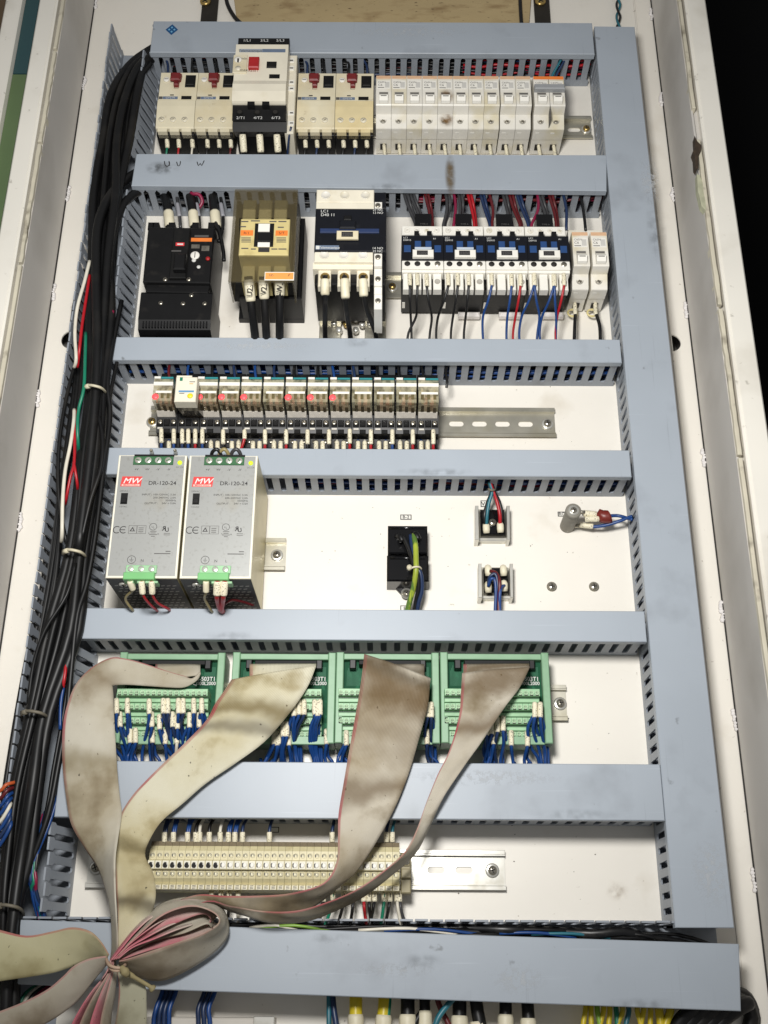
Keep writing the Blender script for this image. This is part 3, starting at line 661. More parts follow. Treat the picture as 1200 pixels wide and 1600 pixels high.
mcb(PU(858.6, 150, 66), 'white double breaker with a grey trip bar across both poles', 960, 2)
us = [-7 + 18 * k for k in range(8)] + [ua, ua + 18.1, PU(858.6, 150, 66) - 9, PU(858.6, 150, 66) + 9]
for k, u in enumerate(us):
    wire('cream sleeved wire under white breaker number %s of the top row' % ORD[k], [(u + 1, 916, 18), (u + 1.5, 905, 18), (u + 2, 890, 16), (u + 2, 872, 14)], 1.2, [WK, WNB, WDR, WK][k % 4], 'wires under the white breakers',
         [((u + .4, 921, 20), (u + 2.4, 897, 19), 2.1)], px=False, sm=SLEEVE)
# sleeved wires under the motor breakers
cl = [WGN, WR, WW, WK, WK, WDR, WK, WNB, WK, WK, WNB, WK]; k = 0
for nm, x in (('first', 261), ('second', 324), ('third', 477), ('fourth', 536.5)):
    for j in range(3):
        x_ = x + j * 18.2 + (3 if nm == 'first' and j == 2 else 0)
        wire('%s sleeved wire under the %s motor breaker from the cable bundle' % (ORD[j], nm), [(x_, 210, 30), (x_ + .5, 224, 28), (x_ - 1, 240, 24), (x_ - 2, 256, 16)], 1.3, cl[k], 'wires under the motor breakers',
             [((x_ - .5, 213, 32), (x_ + .8, 231, 27), 2.7)]); k += 1
random.seed(11)
# loose wires crossing the slots of the topmost trunking
for k, x in enumerate((262, 300, 338, 480, 505, 545, 572)):
    wire('%s dark wire dropping from the topmost trunking to the motor breakers' % ORD[k], [(x - 4 + random.uniform(-6, 6), 88, 42), (x, 100, 38), (x + random.uniform(-3, 3), 112, 38), (x + 1, 128, 30)], 1.5, WK if k % 3 else WNB, 'dark wires above the motor breakers')
for k, x in enumerate((870, 876)):
    wire('dark blue wire slanting out of the topmost trunking above the double breaker' if k else 'teal wire slanting out of the topmost trunking above the double breaker', [(x + 9, 88, 44), (x + 3, 100, 40), (x - 6, 116, 34), (x - 10, 130, 30)], 1.6, WNB if k else WTL, 'wires above the double breaker')

# ================================================================ second row
# moulded case breaker
og = (PU(278, 430, 66), 700, 0)
t = thing('main_breaker', 'large black moulded case breaker with an orange label', 'circuit breaker', og)
B = BLACK
m = MB(); q = [P(231.5, 354, 68), P(336, 356, 68), P(329, 442, 68), P(225, 440, 68)]
m.slab([q[0], q[1], (q[1][0] - .5, q[2][1]), (q[0][0] + .5, q[3][1])], 4, 68, B, 1.2); m.build('body', t, og)
m = MB(); m.slab([P(228, 442, 64), P(328, 444, 64), P(325, 456, 64), P(227, 454, 64)], 4, 62, B, .8)
a, b = P(221, 458, 60), P(327, 514, 60)
m.prof([(a[1] + 1, 4), (a[1] + 1, 60), (a[1] - 2, 62), (b[1] + 10, 62), (b[1] + 7, 60), (b[1], 58), (b[1] - 2, 50), (b[1] - 2, 4)], a[0], b[0] + 1, B); sh_ = m.build('terminal_shield', t, og)
m = MB()
for k in range(22):
    x = 223.5 + k * 4.7; c = P(x, 508, 58); m.box(c[0], c[0] + 1.6, c[1] - 4.5, c[1] + 4, 58, 61.2, B)
m.build('vent_ribs', t, og)
m = MB(); m.pbox(267.5, 357, 294, 434, 68, 72, BLACKM, 1); m.pbox(271, 395, 290, 420, 72, 80, BLACK, 1.5); m.build('toggle', t, og)
m = MB(); m.pbox(274.5, 379, 288, 384, 72, 72.4, mat('red_flag', (214, 66, 70), .4)); m.pbox(277, 380.4, 286, 382.6, 72.4, 72.5, PRINTW); m.build('status_flag', t, og)
m = MB(); m.pbox(298.5, 371.8, 331, 377.2, 68, 68.4, ORANGE); m.pbox(304, 367.4, 326, 370.4, 68, 68.3, PRINTG); m.pbox(299, 382, 312, 388, 68, 68.3, mat('dim_label', (96, 92, 84), .6, var=.3, vs=300)); m.pbox(315, 384, 327, 392, 68, 68.3, mat('dim_label', (96, 92, 84), .6)); m.pbox(268, 391, 283, 393, 72.0, 72.3, PRINTG); m.build('rating_label', t, og)
m = MB(); c = P(305, 400, 68); m.lathe((*c, 68), [(5, 0), (5, 1.6), (4, 2)], WHITE, n=18); m.box(c[0] - .4, c[0] + .4, c[1] - 3.6, c[1] + 3.6, 69.9, 70.15, PRINT); c = P(303, 407, 68); m.lathe((*c, 68), [(2.6, 0), (2.2, 1)], PRINTW, n=10); c = P(310.5, 417.5, 68); m.lathe((*c, 68), [(2.2, 0), (2, 1)], PRINTW, n=10); m.build('setting_dial', t, og)
m = MB(); c = P(325, 405, 68); m.lathe((*c, 68), [(2.6, 0), (2.2, 2)], REDK, n=12); m.build('test_button', t, og)
for x, y in ((258.7, 438.5), (295.5, 438.5), (298, 458), (250, 470), (285, 471), (319, 471)):
    m = MB(); c = P(x, y, 66); m.screw((*c, 60.5 if y > 450 else 66.8), 2.6, SCREW, 'x', 2.4); m.build('cover_screw', sh_, og)
m = MB()
for x in (236, 243, 268, 305, 330): m.pbox(x - 5, 347, x + 5, 358, 30, 60, BLACK, .6)
m.build('barrier', t, og)
for k, x in enumerate((264.5, 303, 337)):
    wire('%s thick black cable with white heat shrink entering the big black breaker' % ORD[k], [(x - 12 + k * 2, 286, 34), (x - 9 + k * 2, 300, 36), (x - 3, 322, 40), (x, 345, 42), (x + 1, 358, 42)], 5.2, CABLEK, 'cables entering the big black breaker',
         [((x - 1.5, 331, 41.5), (x + 1, 355, 42), 6)], cat='cable', name='cable', sm=SLEEVEP, n=10)
for k, (x, c) in enumerate(((280, WG), (310, WK), (348, WK))):
    wire('%s thin wire with a grey ferrule beside the big breaker cables' % ORD[k], [(x - 10, 288, 30), (x - 4, 305, 34), (x, 330, 38), (x + (2 if k < 2 else 0), 356, 40)] + ([(x - 6, 378, 42)] if k == 2 else []), 2.0, c, 'thin wires above the big black breaker', [((x - 3, 318, 38), (x + .5, 338, 40), 2.5)], sm=mat('grey_ferrule', (150, 150, 156), .5))
wire('dark red wire crossing between the big breaker cables', [(292, 292, 40), (300, 302, 42), (311, 304, 42), (316, 316, 38), (308, 328, 34)], 2.2, WMG, None)
wire('short black lead hanging beside the big black breaker', [(337, 348, 46), (344, 368, 50), (349, 392, 50), (350, 408, 48)], 2.2, WK, None)
wire('orange wire lying under the lip above the big black breaker', [(252, 293, 48), (262, 294, 48), (274, 293, 48)], 1.8, WO, None)
# contactor under a smoked cover
og = (PU(414, 400, 60), 700, 0)
t = thing('covered_contactor', 'contactor under a smoky yellowed cover with an orange label', 'contactor', og)
SMOKE = mat('smoked_cover', (98, 88, 62), .22, var=.12, vs=25, dirt=((56, 50, 38), 14, .5, .7, .6), alpha=.32)
m = MB(); m.pbox(374, 462, 475.5, 498, 1.2, 10, BLACK, 1); m.pbox(378, 340, 474, 466, 4, 50, BLACK, 1.2)
m.box(PU(367, 400, 60), PU(466, 400, 60), PV(455, 60, 414), PV(330, 60, 414), 40, 74, BLACKM, 1.5); m.build('body', t, og)
CR = mat('aged_tan_plastic', (206, 190, 132), .5, var=.08, vs=40, dirt=((140, 120, 66), 60, .55, .75, .5))
for x in (388.5, 413.5, 437.5):
    MB().pbox(x - 10, 398, x + 10, 438, 70, 98, CR, 1).build('arc_chamber', t, og); MB().pbox(x - 9, 312, x + 11, 342, 60, 84, CR, 1).build('arc_chamber', t, og)
m = MB(); m.pbox(374.5, 341.7, 452, 398, 74, 118, CR, 1)
m.build('front_plate', t, og)
m = MB(); m.pbox(397.5, 348.6, 427.5, 384.5, 118, 119.4, BLACKM, .5); m.pbox(401, 362, 424, 377, 119.4, 122, BLACK, 1); m.build('armature', t, og)
m = MB(); m.pbox(403.5, 349.2, 421.5, 361.5, 119.4, 120.5, WHITE, .3); m.pbox(402.5, 378, 421.5, 385.5, 119.4, 120.2, WHITE, .3); m.pbox(403.5, 387, 421, 393.5, 118, 118.5, PRINT); m.build('rating_label', t, og)
m = MB(); m.pbox(376, 359.6, 395.5, 367.8, 118, 118.4, ORANGE); m.pbox(430.5, 360, 449.5, 368, 118, 118.4, ORANGE); m.ptext('R/1', 385, 366, 118.5, 4, PRINT); m.ptext('5/T', 440, 366, 118.5, 4, PRINT); m.build('terminal_label', t, og)
m = MB()
for x, y, w_ in ((380, 346, 10), (395, 345, 14), (424, 346, 10), (438, 346, 12), (378, 354, 8), (437, 355, 8), (380, 388, 10), (395, 389, 6), (427, 389, 8), (438, 389, 12)): m.pbox(x - 3, y - .8, x + w_ * .8, y + .9, 118, 118.2, PRINTG)
for k in range(4): m.pbox(377, 371 + k * 2.2, 392, 372 + k * 2.2, 118, 118.2, PRINTG); m.pbox(432, 371 + k * 2.2, 447, 372 + k * 2.2, 118, 118.2, PRINTG)
m.build('fine_print', t, og)
WC = 116
q = [P(364, 295.5, WC), P(468.7, 295.7, WC), P(464.6, 440.5, WC), P(353.5, 437, WC)]
l_, r_ = q[3][0] + 2, q[1][0] - 2.2; tp_, bt_ = q[0][1], q[2][1]
m = MB(); wl = [P(373, 340, WC), P(454, 340, WC), P(454, 399.5, WC), P(373, 399.5, WC)]; wl = [(p[0] * .98 + .02 * og[0], p[1]) for p in wl]
m.plate([(l_, bt_), (r_, bt_), (r_, tp_), (l_, tp_)], [wl[::-1]], WC - 1.6, WC, SMOKE)
m.box(l_, l_ + 1.4, bt_, tp_, 78, WC - 1.7, SMOKE); m.box(r_ - 1.4, r_, bt_, tp_, 78, WC - 1.7, SMOKE); m.box(l_ + 1.5, r_ - 1.5, tp_ - 1.4, tp_, 78, WC - 1.7, SMOKE)
m.build('smoked_cover', t, og)
m = MB(); m.pbox(413.5, 425, 459.5, 438, WC + .05, WC + .4, WHITE); m.pbox(414.5, 426, 458.5, 436.4, WC + .4, WC + .5, ORANGEP); m.ptext('SZ-', 420, 431.5, WC + .6, 3.4, PRINTG, align='LEFT'); m.ptext('F', 451, 432, WC + .6, 4.5, PRINT, shear=.3); m.build('cover_label', t, og)
m = MB(); m.screw(Q(466, 479.5, 10.2), 7, SCREW, 'x', 3); m.build('screw', t, og)
for k, (a, b, c, y, s) in enumerate((((388, 432, 104), (392, 471, 90), (400, 540, 44), 471, 'U23'), ((411, 432, 104), (413, 467, 90), (417, 540, 44), 467, 'V23'), ((436.5, 432, 104), (437, 462, 92), (437, 540, 44), 462, 'W23'))):
    o = wire('black power cable with a white sleeve marked %s' % s, [a, b, ((b[0] + c[0]) / 2, 502, 72), c, (c[0], 560, 34)], 4.4, CABLEK, 'marked power cables', [((a[0] + .3, 437, 103), (b[0], y, 91), 5.4)], cat='cable', name='cable', n=10, sm=SLEEVEP)
    mm = MB(); p = Vector(Q(a[0] + 2, 446, 64.5)); v = P((a[0] + b[0]) / 2 + 4, 465 - (k * 3), 101)
    mm.text(s, v[0], v[1], 103.5, 8.4, PRINT, 'LEFT', bold=.01, rot=pi / 2 - .05); o2 = mm.build('marking', o, Q(*a))
# large contactor
og = (PU(540, 400, 80), 730, 0)
t = thing('large_contactor', 'large black and cream contactor with a side terminal strip', 'contactor', og)
m = MB(); m.box(PU(494, 350, 100), PU(602.5, 350, 100), 672, 786, 22, 92, BLACK, 1.5)
m.build('body', t, og)
m = MB(); m.pbox(494.5, 296, 584.5, 316, 60, 97, IVORY2, .8); m.pbox(494, 316.5, 584.5, 325.5, 60, 99, IVORY2, .5); m.build('upper_terminal_cover', t, og)
m = MB(); m.pbox(492, 325.5, 603.5, 392.5, 60, 108, NAVY, 1.2); m.pbox(584.6, 300, 603, 325.4, 60, 93, NAVY, 1); m.build('front_cover', t, og)
m = MB(); m.pbox(500, 356.5, 592.5, 363, 108, 110, BLUED, .6); m.pbox(530, 343, 556, 356, 108, 113, NAVY, 1.5); m.pbox(537, 336, 549, 343, 108, 110.5, BLACK, .8); m.build('armature_bar', t, og)
m = MB(); m.pbox(526, 360, 560, 372.6, 110, 113, IVORY, .6); m.pbox(533.5, 362, 551.5, 369.8, 113, 113.2, PRINT); m.ptext('220V', 542.5, 368.4, 113.3, 4.6, PRINTG); m.build('coil_label', t, og)
m = MB(); m.ptext('LC1', 501, 331.8, 108.2, 4.4, PRINTW, align='LEFT'); m.ptext('D40 11', 501, 337.6, 108.2, 4.4, PRINTW, align='LEFT'); m.ptext('14 NO', 590, 389.5, 108.2, 3.6, PRINTW); m.ptext('22 NC', 590, 394, 108.2, 3.4, PRINTW); m.ptext('21 NC', 590.5, 329.5, 108.2, 3.4, PRINTW); m.ptext('13 NO', 590.5, 334, 108.2, 3.4, PRINTW); m.build('type_print', t, og)
m = MB(); m.pbox(493, 383.3, 529.5, 389.8, 108, 108.3, SLATE); m.pbox(493.6, 384, 499, 389.2, 108.3, 108.4, PRINTW); m.ptext('Telemecanique', 514.5, 388.6, 108.4, 4, PRINTW, sx=.8); m.build('name_label', t, og)
m = MB(); m.pbox(491, 393, 583, 409, 60, 106, IVORY2, .8)
m.box(PU(491, 425, 80), PU(583, 425, 80), PV(421, 101), PV(409, 103), 60, 101, IVORY2)
m.build('lower_terminal_cover', t, og)
for x in (507, 537.5, 567.5): MB().pbox(x - 10, 419, x + 10, 447, 88, 98, IVORY2, .8).build('terminal_finger', t, og)
for x, y, w in ((509, 305, 97), (538.5, 305, 97), (571, 305, 97), (507, 398.6, 106), (537, 398.6, 106), (567, 398.6, 106)):
    m = MB(); m.lathe((*P(x, y, w), w), [(5.2, 0), (5, .5), (4.4, .5), (4.2, .2)], MCBW, n=18); m.build('terminal_hole', t, og)
for x in (508, 538, 567.5):
    m = MB(); m.screw(Q(x, 434, 98.2), 5, BRASS, '-', 3.4); m.build('terminal_screw', t, og)
MB().pbox(585.5, 315.5, 597, 325, 93, 96, WHITE, .4).build('side_terminal', t, og)
for y0, y1 in ((395.5, 415.5), (420, 431), (431.5, 446), (446.5, 459), (459.5, 483)): MB().pbox(584.5, y0, 597, y1, 50, 104 - (y0 > 416) * 4 - (y0 > 440) * 4, WHITE, .5).build('side_terminal', t, og)
for y, w in ((321, 96.1), (402, 104.1), (436, 100.1), (470, 96.1)):
    m = MB(); m.screw(Q(590.5, y, w), 3, SCREW, '-', 1); m.build('terminal_screw', t, og)
for a, b in ((499, 533), (570, 603)):
    m = MB(); m.pbox(a, 487, b, 497, 6, 22, ZINC, 1.5); m.pbox(a, 497, b, 530, 1.3, 8, ZINC, .6); m.build('base_bracket', t, og)
m = MB()
for x, y in ((522, 506), (541, 507), (556, 498), (566, 508), (578, 507), (530, 517), (556, 517)): m.lathe((*P(x, y, 10), 8), [(3.6, 0), (3.6, 5), (2, 6)], BRASS if x % 2 else ZINC2, n=10)
m.pbox(548, 472, 566, 479, 30, 44, ZINC2, .5); m.build('coil_terminal', t, og)
for k, (x, x2, y) in enumerate(((508, 508, 461), (538.5, 547, 466), (567, 587, 463))):
    wire('%s black cable with a pale sleeve under the large contactor' % ORD[k], [(x, 432, 102), (x + .5, 450, 100), ((x * 2 + x2) / 3, 485, 78), (x2, 520, 48), (x2 + 1, 545, 26)], 2.9, WK, 'cables under the large contactor', [((x, 436, 104), (x + (0 if k == 0 else 1.5), y, 97), 4.8)], cat='cable', name='cable', sm=SLEEVEP)
# small contactors, 45 mm wide
def contactor(uc, label):
    vc = 730; og = (uc, vc, 0); X = lambda x: uc + (x - 660.2) / 1.447; yv = lambda y, w: PV(y, w, 660)
    t = thing('small_contactor', label, 'contactor', og, 'small contactors in a row')
    def bx(m, x0, y0, x1, y1, w0, w1, mt, c=0): m.box(X(x0), X(x1), yv(y1, w1), yv(y0, w1), w0, w1, mt, c)
    m = MB(); m.box(uc - 22.3, uc + 22.3, 694, 765, 10, 62, BLACKM, .8); m.box(uc - 22.3, uc + 22.3, 693, 700, 8, 52, BLACK); m.box(X(629.5), X(634), 692.5, 693.1, 17, 28, WHITE); m.build('body', t, og)
    m = MB(); bx(m, 628, 353, 692.3, 366.6, 40, 65, WHITE, .6); us_ = m.build('upper_terminal_strip', t, og)
    m = MB(); v0, v1 = yv(406, 79), yv(366, 79)
    m.prof([(v1 + 8, 50), (v1 + 6, 64), (v1, 74), (v1 - 2, 79), (v0, 79), (v0, 50)], uc - 22.35, uc + 22.35, NAVY)
    for x in (647.5, 667.5): bx(m, x, 360.5, x + 7.5, 368, 60, 76, BLACK, .3)
    m.build('front_cover', t, og)
    m = MB()
    for x0, x1, y0, y1 in ((631, 642, 382.7, 393.3), (678.5, 689, 382.7, 393.3), (648, 658, 376, 388), (664.5, 674, 376, 388)): bx(m, x0, y0, x1, y1, 79, 80, BLUEP, .4)
    m.build('blue_window', t, og)
    m = MB(); bx(m, 644.5, 389.5, 677, 400.6, 79, 83.5, WHITE, .5); bx(m, 648, 386, 674, 389.3, 79, 81, mat('pale_blue_label', (186, 196, 206), .5)); bx(m, 651, 391.2, 668, 398.2, 83.5, 83.65, PRINT); c = (X(659.5), yv(397.2, 83.7)); m.text('220V', c[0], c[1], 83.75, 4.6, PRINTG); m.build('coil_label', t, og)
    m = MB()
    c = (X(630), yv(371.5, 79)); m.text('LC1', c[0], c[1] - 1, 79.1, 3.1, PRINTW, 'LEFT'); m.text('D0910', c[0], c[1] - 4.2, 79.1, 3.1, PRINTW, 'LEFT'); m.text('A1', X(679), yv(374, 79), 79.1, 3, PRINTW); m.build('type_print', t, og)
    m = MB(); bx(m, 628, 406.4, 692.5, 420, 40, 77, WHITE, .6); m.box(uc - 22.2, uc + 22.2, yv(426, 74), yv(420, 74.5), 40, 74, WHITE); ls_ = m.build('lower_terminal_strip', t, og)
    for k in range(4):
        x = 636.2 + k * 15.6; m = MB(); bx(m, x - 6.4, 425.5, x + 6.4, 452, 61, 71, WHITE, .6); m.build('terminal_finger', t, og)
    for k in range(4):
        x = 636.5 + k * 15.6
        m = MB(); m.lathe((X(x), yv(360.2, 65), 65), [(3.4, 0), (3.4, .7), (2.7, .7), (2.5, .4)], WHITE if k else MCBW, n=14); m.screw((X(x), yv(360.2, 65), 65.2), 2.2, MCBW, '-', .6, MCBG); m.build('terminal_screw', us_, og)
        m = MB(); m.lathe((X(x), yv(412, 77), 76.8), [(3.4, 0), (3.1, .5)], SLOT if k < 3 else SCREW, n=14); m.build('screw_recess', ls_, og)
    m = MB(); bx(m, 649.5, 333, 676, 353, 20, 56, GLOSSK, 1); m.text('TYPE A', X(664), yv(351, 56), 56.1, 2.8, PRINTG); m.build('suppressor', t, og)
    m = MB(); m.lathe((X(636.2 + 46.8), yv(440, 71), 71), [(3.2, 0), (3.2, .5), (2.6, .1)], MCBG, n=14); m.build('spare_screw', t, og)
    return t
uc = PU(660.3, 386, 79); PITCH = 45.1
ct = contactor(uc, 'small contactor nearest the large contactor, with three black wires')
for k, l in enumerate(('second small contactor from the large one, also wired in black', 'third small contactor, with two blue wires and a red one', 'last small contactor, beside the two slim breakers')):
    dup(ct, (uc + PITCH * (k + 1), 730, 0), l)
# clear clips under the contactors
for k, x in enumerate((733, 797, 864)):
    one('rail_clip', MB().pbox(x - 17, 486, x + 17, 493, 6, 14, mat('milky_clip', (232, 226, 222), .4), 2), '%s milky clip showing under the small contactors' % ORD[k], 'clip', group='milky clips under the small contactors')
for k, x in enumerate((907.5, 937)):
    dup(mc, (PU(x, 388, 66), PV(388, 66) + .5, 0), ['slim white breaker touching the last small contactor', 'slim white breaker beside the upright trunking'][k], 'slim white breakers in the contactor row')
    tt = MB(); c_ = Q(x - 13 + k, 489, 14); tt.tube([(c_[0] + 5.2 * cos(i_ * .5236), c_[1] + 4.4 * sin(i_ * .5236), 14) for i_ in range(13)], 1.2, mat('yellowed_clip', (218, 204, 146), .4, var=.1, vs=90), 7, 2); one('rail_latch', tt, ['yellowed latch under the slim breaker by the contactors', 'yellowed latch under the slim breaker by the upright trunking'][k], 'latch', group='yellowed latches under the slim breakers')
    x2 = (898, 930)[k]
    wire(['black sleeved wire under the slim breaker by the contactors', 'black sleeved wire under the slim breaker by the upright trunking'][k], [(x2, 470, 18), (x2 + 1, 488, 22), (x2 + (0 if k == 0 else 7), 510, 26), (x2 + (-1 if k == 0 else 8), 540, 24)], 1.9, WK, 'wires under the slim breakers', [((x2, 474, 20), (x2 + 1, 492, 23), 2.4)])
# wires under the small contactors
dn = [('first', [(640, 446, 643, 530, 0), (652, 446, 636, 530, 8), (666.5, 447, 670, 530, 6)], [WK, WK, WK]),
      ('second', [(700, 446, 683, 530, -5), (715, 446, 705, 530, -1), (732, 446, 725, 530, 0)], [WK, WK, WK]),
      ('third', [(768, 446, 756, 530, -6), (799, 447, 792, 530, -2), (813, 447, 802, 530, -1)], [WB, WB, WR]),
      ('last', [(834, 446, 813, 530, -6), (835, 446, 838, 530, 6), (865, 447, 845, 530, -6), (866, 447, 868, 530, 2), (881, 446, 869, 530, -3)], [WB, WB, WB, WB, WR])]
for nm, L_, cs in dn:
    for k, (x, y, x2, y2, bow) in enumerate(L_):
        wire('%s %s wire leaving the foot of the %s small contactor' % (ORD[k], {WK: 'black', WB: 'blue', WR: 'red'}[cs[k]], nm), [(x, y - 12, 73), (x + .3, y, 74), (x + (x2 - x) * .25 + bow * .4, y + 24, 66), (x + (x2 - x) * .6 + bow, y + 48, 50), (x2 + bow * .3, y2 - 10, 38), (x2, y2 + 12, 30)], 1.35, cs[k], 'wires under the small contactors',
             [((x, y - 18, 74), (x + .5, y, 74.5), 2.3)])
# wires above the small contactors
up = [(636, 652, -8, WG, 2), (646, 660, -2, WG, 2), (668, 676, -4, WDR, 2), (700, 696, 0, WG, 2), (713, 712, -2, WMG, 1), (720, 718, 0, WG, 2), (735, 744, -5, WR, 2), (755, 768, -8, WNB, 2), (769, 772, 0, WDR, 1), (790, 800, -6, WG, 2), (800, 815, -10, WDR, 2), (812, 828, -8, WNB, 2), (843, 834, 4, WMG, 1), (846, 858, -4, WG, 2), (862, 872, -4, WDR, 2), (884, 888, -2, WNB, 1)]
for k, (xa, xb, bow, c, n_) in enumerate(up):
    for j in range(n_):
        wire('%s wire of the fan dropping onto the small contactors%s' % (ORD[k], ', its rear twin' if j else ''), [(xa + j * 5 - 6, 296, 40), (xa + j * 5 - 2, 312, 46), ((xa + xb) / 2 + j * 4 + bow * .4, 330, 50 - j * 8), (xb + j * 3 - 3, 350, 52 - j * 6), (xb + j * 3 - 3, 360, 50)], 1.75, c, 'wires above the small contactors')
wire('black wire reaching down to the slim breaker beside the upright trunking', [(905, 296, 40), (909, 315, 44), (913, 340, 48), (915, 360, 48)], 1.7, WK, None)
# ================================================================ relay row
RP = 22.62; UR0 = PU(254.5, 608, 72)
def relay(k, label, lit):
    u = UR0 + k * RP; og = (u, 555, 0); yv = lambda y, w: PV(y, w, 400)
    t = thing('relay', label, 'relay', og, 'clear plug-in relays')
    h = 9.7 if k == 0 else 10.2
    vt, vf, vb = yv(592, 72), yv(627, 72), yv(650.5, 44)
    m = MB(); m.prof([(vt, 40), (vt, 71), (vt - 1, 72), (vf + 1, 72), (vf, 71), (vf, 40)], u - h, u + h, AMBER)
    m.build('housing', t, og)
    m = MB(); m.box(u - h - .25, u + h + .25, yv(603.3, 72), yv(597.6, 72), 66, 72.8, WHITE, .3); m.build('cap_band', t, og)
    m = MB(); m.box(u - h * .28, u + h, vt - .2, yv(591.2, 72) + 1.2, 50, 72.4, TEAL, .3); m.build('test_lever', t, og)
    m = MB(); m.box(u - h, u - h * .34, vt - .2, yv(590.6, 72) + 1.2, 50, 72.6, WHITE, .3); m.build('flag', t, og)
    m = MB(); m.box(u - h * .72, u + h * .94, yv(615, 72), yv(611.5, 72), 72, 72.4, WHITE); m.build('inner_ledge', t, og)
    for j in range(3):
        a = u - h * .62 + j * h * .62; m = MB(); m.box(a - 1.5, a + 1.5, vf + 3, vf + 9, 72, 72.3, AMBERD); m.build('contact_leaf', t, og)
        m = MB(); m.box(a - 1.2, a + 1.9, vf - .2 - .3 * j, vf + .4, 51, 65 - j * 2, mat('contact_dark', (74, 64, 44), .4, .3, var=.3, vs=200)); m.build('contact_leaf', t, og)
    m = MB(); m.prof([(vf + .2, 41), (vf - 3.2, 41), (vf - 3.2, 43.5), (vf - .4, 51), (vf + .2, 51)], u - h * .97, u + h * .97, mat('pale_clear_foot', (206, 200, 190), .3, var=.08, vs=200)); m.build('clear_foot', t, og)
    m = MB(); m.box(u - h * .5, u + h * .8, vf + 3, vf + 15, 46, 62, mat('relay_coil', (186, 130, 100), .5, var=.15, vs=200), 1); m.build('coil', t, og)
    m = MB(); m.box(u - h * .8, u + h * .85, vf + 16, vf + 22, 46, 64, mat('relay_frame', (120, 112, 92), .35, .5, var=.15, vs=150), .5); m.build('armature', t, og)
    for j in range(3): a = u - h * .62 + j * h * .62; m = MB(); m.box(a - .9, a + .9, vf + 1, vf + 17, 64, 66.5, BRASS if j != 1 else mat('relay_dark', (50, 42, 34), .5)); m.build('contact_arm', t, og)
    if lit:
        m = MB(); m.lathe((u - h * .72, yv(620.5, 72), 71.6), [(3.6, 0), (3.4, .8), (1.5, 1.6)], REDLED, n=14); m.build('status_lamp', t, og)
    return t
r0 = relay(0, 'clear relay with a red lamp at the cable end of the relay row', True)
protos = {1: None, 0: None}
nm = {2: 'clear relay with a red lamp right after the cream timer', 3: 'second lit relay after the cream timer', 4: 'third lit relay after the cream timer, next to an unlit one', 5: 'only unlit clear relay between lit ones',
      6: 'lit relay right after the lone unlit relay', 7: 'middle relay of the three lit ones after the lone unlit relay', 8: 'last lit relay, followed by four unlit ones', 9: 'first of the four unlit relays at the rail end', 10: 'second of the four unlit relays at the rail end', 11: 'third of the four unlit relays at the rail end', 12: 'unlit yellowed relay last in the row beside the bare rail'}
for k in range(2, 13):
    lit = 1 if k in (2, 3, 4, 6, 7, 8) else 0
    if protos[lit] is None: protos[lit] = relay(k, nm[k], lit)
    else: dup(protos[lit], (UR0 + k * RP, 555, 0), nm[k])
# timer
og = (PU(291, 610, 96), 555, 0); yv = lambda y, w: PV(y, w, 291)
t = thing('timer_relay', 'cream timer relay with a blue line and a yellow dot', 'timer', og)
m = MB(); u0, u1 = PU(273.5, 610, 96), PU(307, 610, 96)
m.prof([(yv(589, 96), 40), (yv(589, 96), 95), (yv(589, 96) - 1, 96), (yv(627, 96) + 1, 96), (yv(627, 96), 95), (yv(627, 96) + 1, 74), (yv(650, 46), 44), (yv(650, 46), 40)], u0 + 1, u1 - .5, mat('timer_dark', (62, 56, 48), .25, var=.3, vs=120, dirt=((120, 108, 84), 90, .55, .7, .5)))
m.build('housing', t, og)
m = MB(); m.pbox(273.5, 588.8, 307, 627.5, 84, 97, IVORY2, .8); m.pbox(276, 586.5, 300, 590, 80, 95.5, IVORY2, .4); m.build('front_face', t, og)
m = MB(); m.pbox(279, 610, 303, 612.8, 97, 97.2, mat('timer_blue', (96, 144, 184), .5)); m.pbox(280, 614, 288, 615, 97, 97.2, PRINTG); m.pbox(296, 596, 305, 597, 97, 97.2, PRINTG); m.pbox(296, 599, 302, 600, 97, 97.2, ORANGEP); m.pbox(281, 589.5, 285.5, 595, 97, 97.2, WGN); m.build('face_print', t, og)
m = MB(); m.lathe((*P(297, 618.5, 97), 97), [(3, 0), (2.4, 1)], mat('yellow_dot', (224, 206, 44), .4, emit=.15), n=14); m.build('status_lamp', t, og)
# sockets
def socket(k, label):
    u = UR0 + .4 + k * RP; og = (u, 555, 0); yv = lambda y, w: PV(y, w, 470)
    t = thing('relay_socket', label, 'relay socket', og, 'black relay sockets'); h = 10.9
    va, vb_ = yv(655, 42), yv(677, 38)
    m = MB(); m.prof([(595, 4), (595, 38), (va + 4, 44), (va, 42), (va - 9, 40), (vb_, 38), (vb_ - .6, 26), (520, 24), (516, 22), (516, 4)], u - h, u + h, BLACK); m.build('body', t, og)
    m = MB()
    for j in (-1, 0, 1): m.box(u + j * 7 - 3.1, u + j * 7 + 3.1, va - 8, va - .6, 40, 42.6 - .6 * abs(j), BLACKM if j else BLACK, .8)
    m.box(u - 3.2, u + 3.2, vb_ - 1, vb_ + 4, 36, 40, BLACKM, .6); tt_ = m.build('terminal_tier', t, og)
    for j in (-1, 1):
        m = MB(); m.screw((u + j * 7, va - 4, 41.9), 2.5, SCREW, '-', 1.2); m.build('terminal_screw', tt_, og)
    for j in (-.5, .5):
        m = MB(); m.screw((u + j * 12, 521.5, 25), 2.2, SCREW, '-', 1.2); m.build('terminal_screw', t, og)
    m = MB(); m.box(u - 9.4, u - 4.2, vb_ + 3, vb_ + 4.8, 38.6, 40.8, mat('white_mark', (210, 206, 196), .5)); m.build('circuit_mark', t, og)
    return t
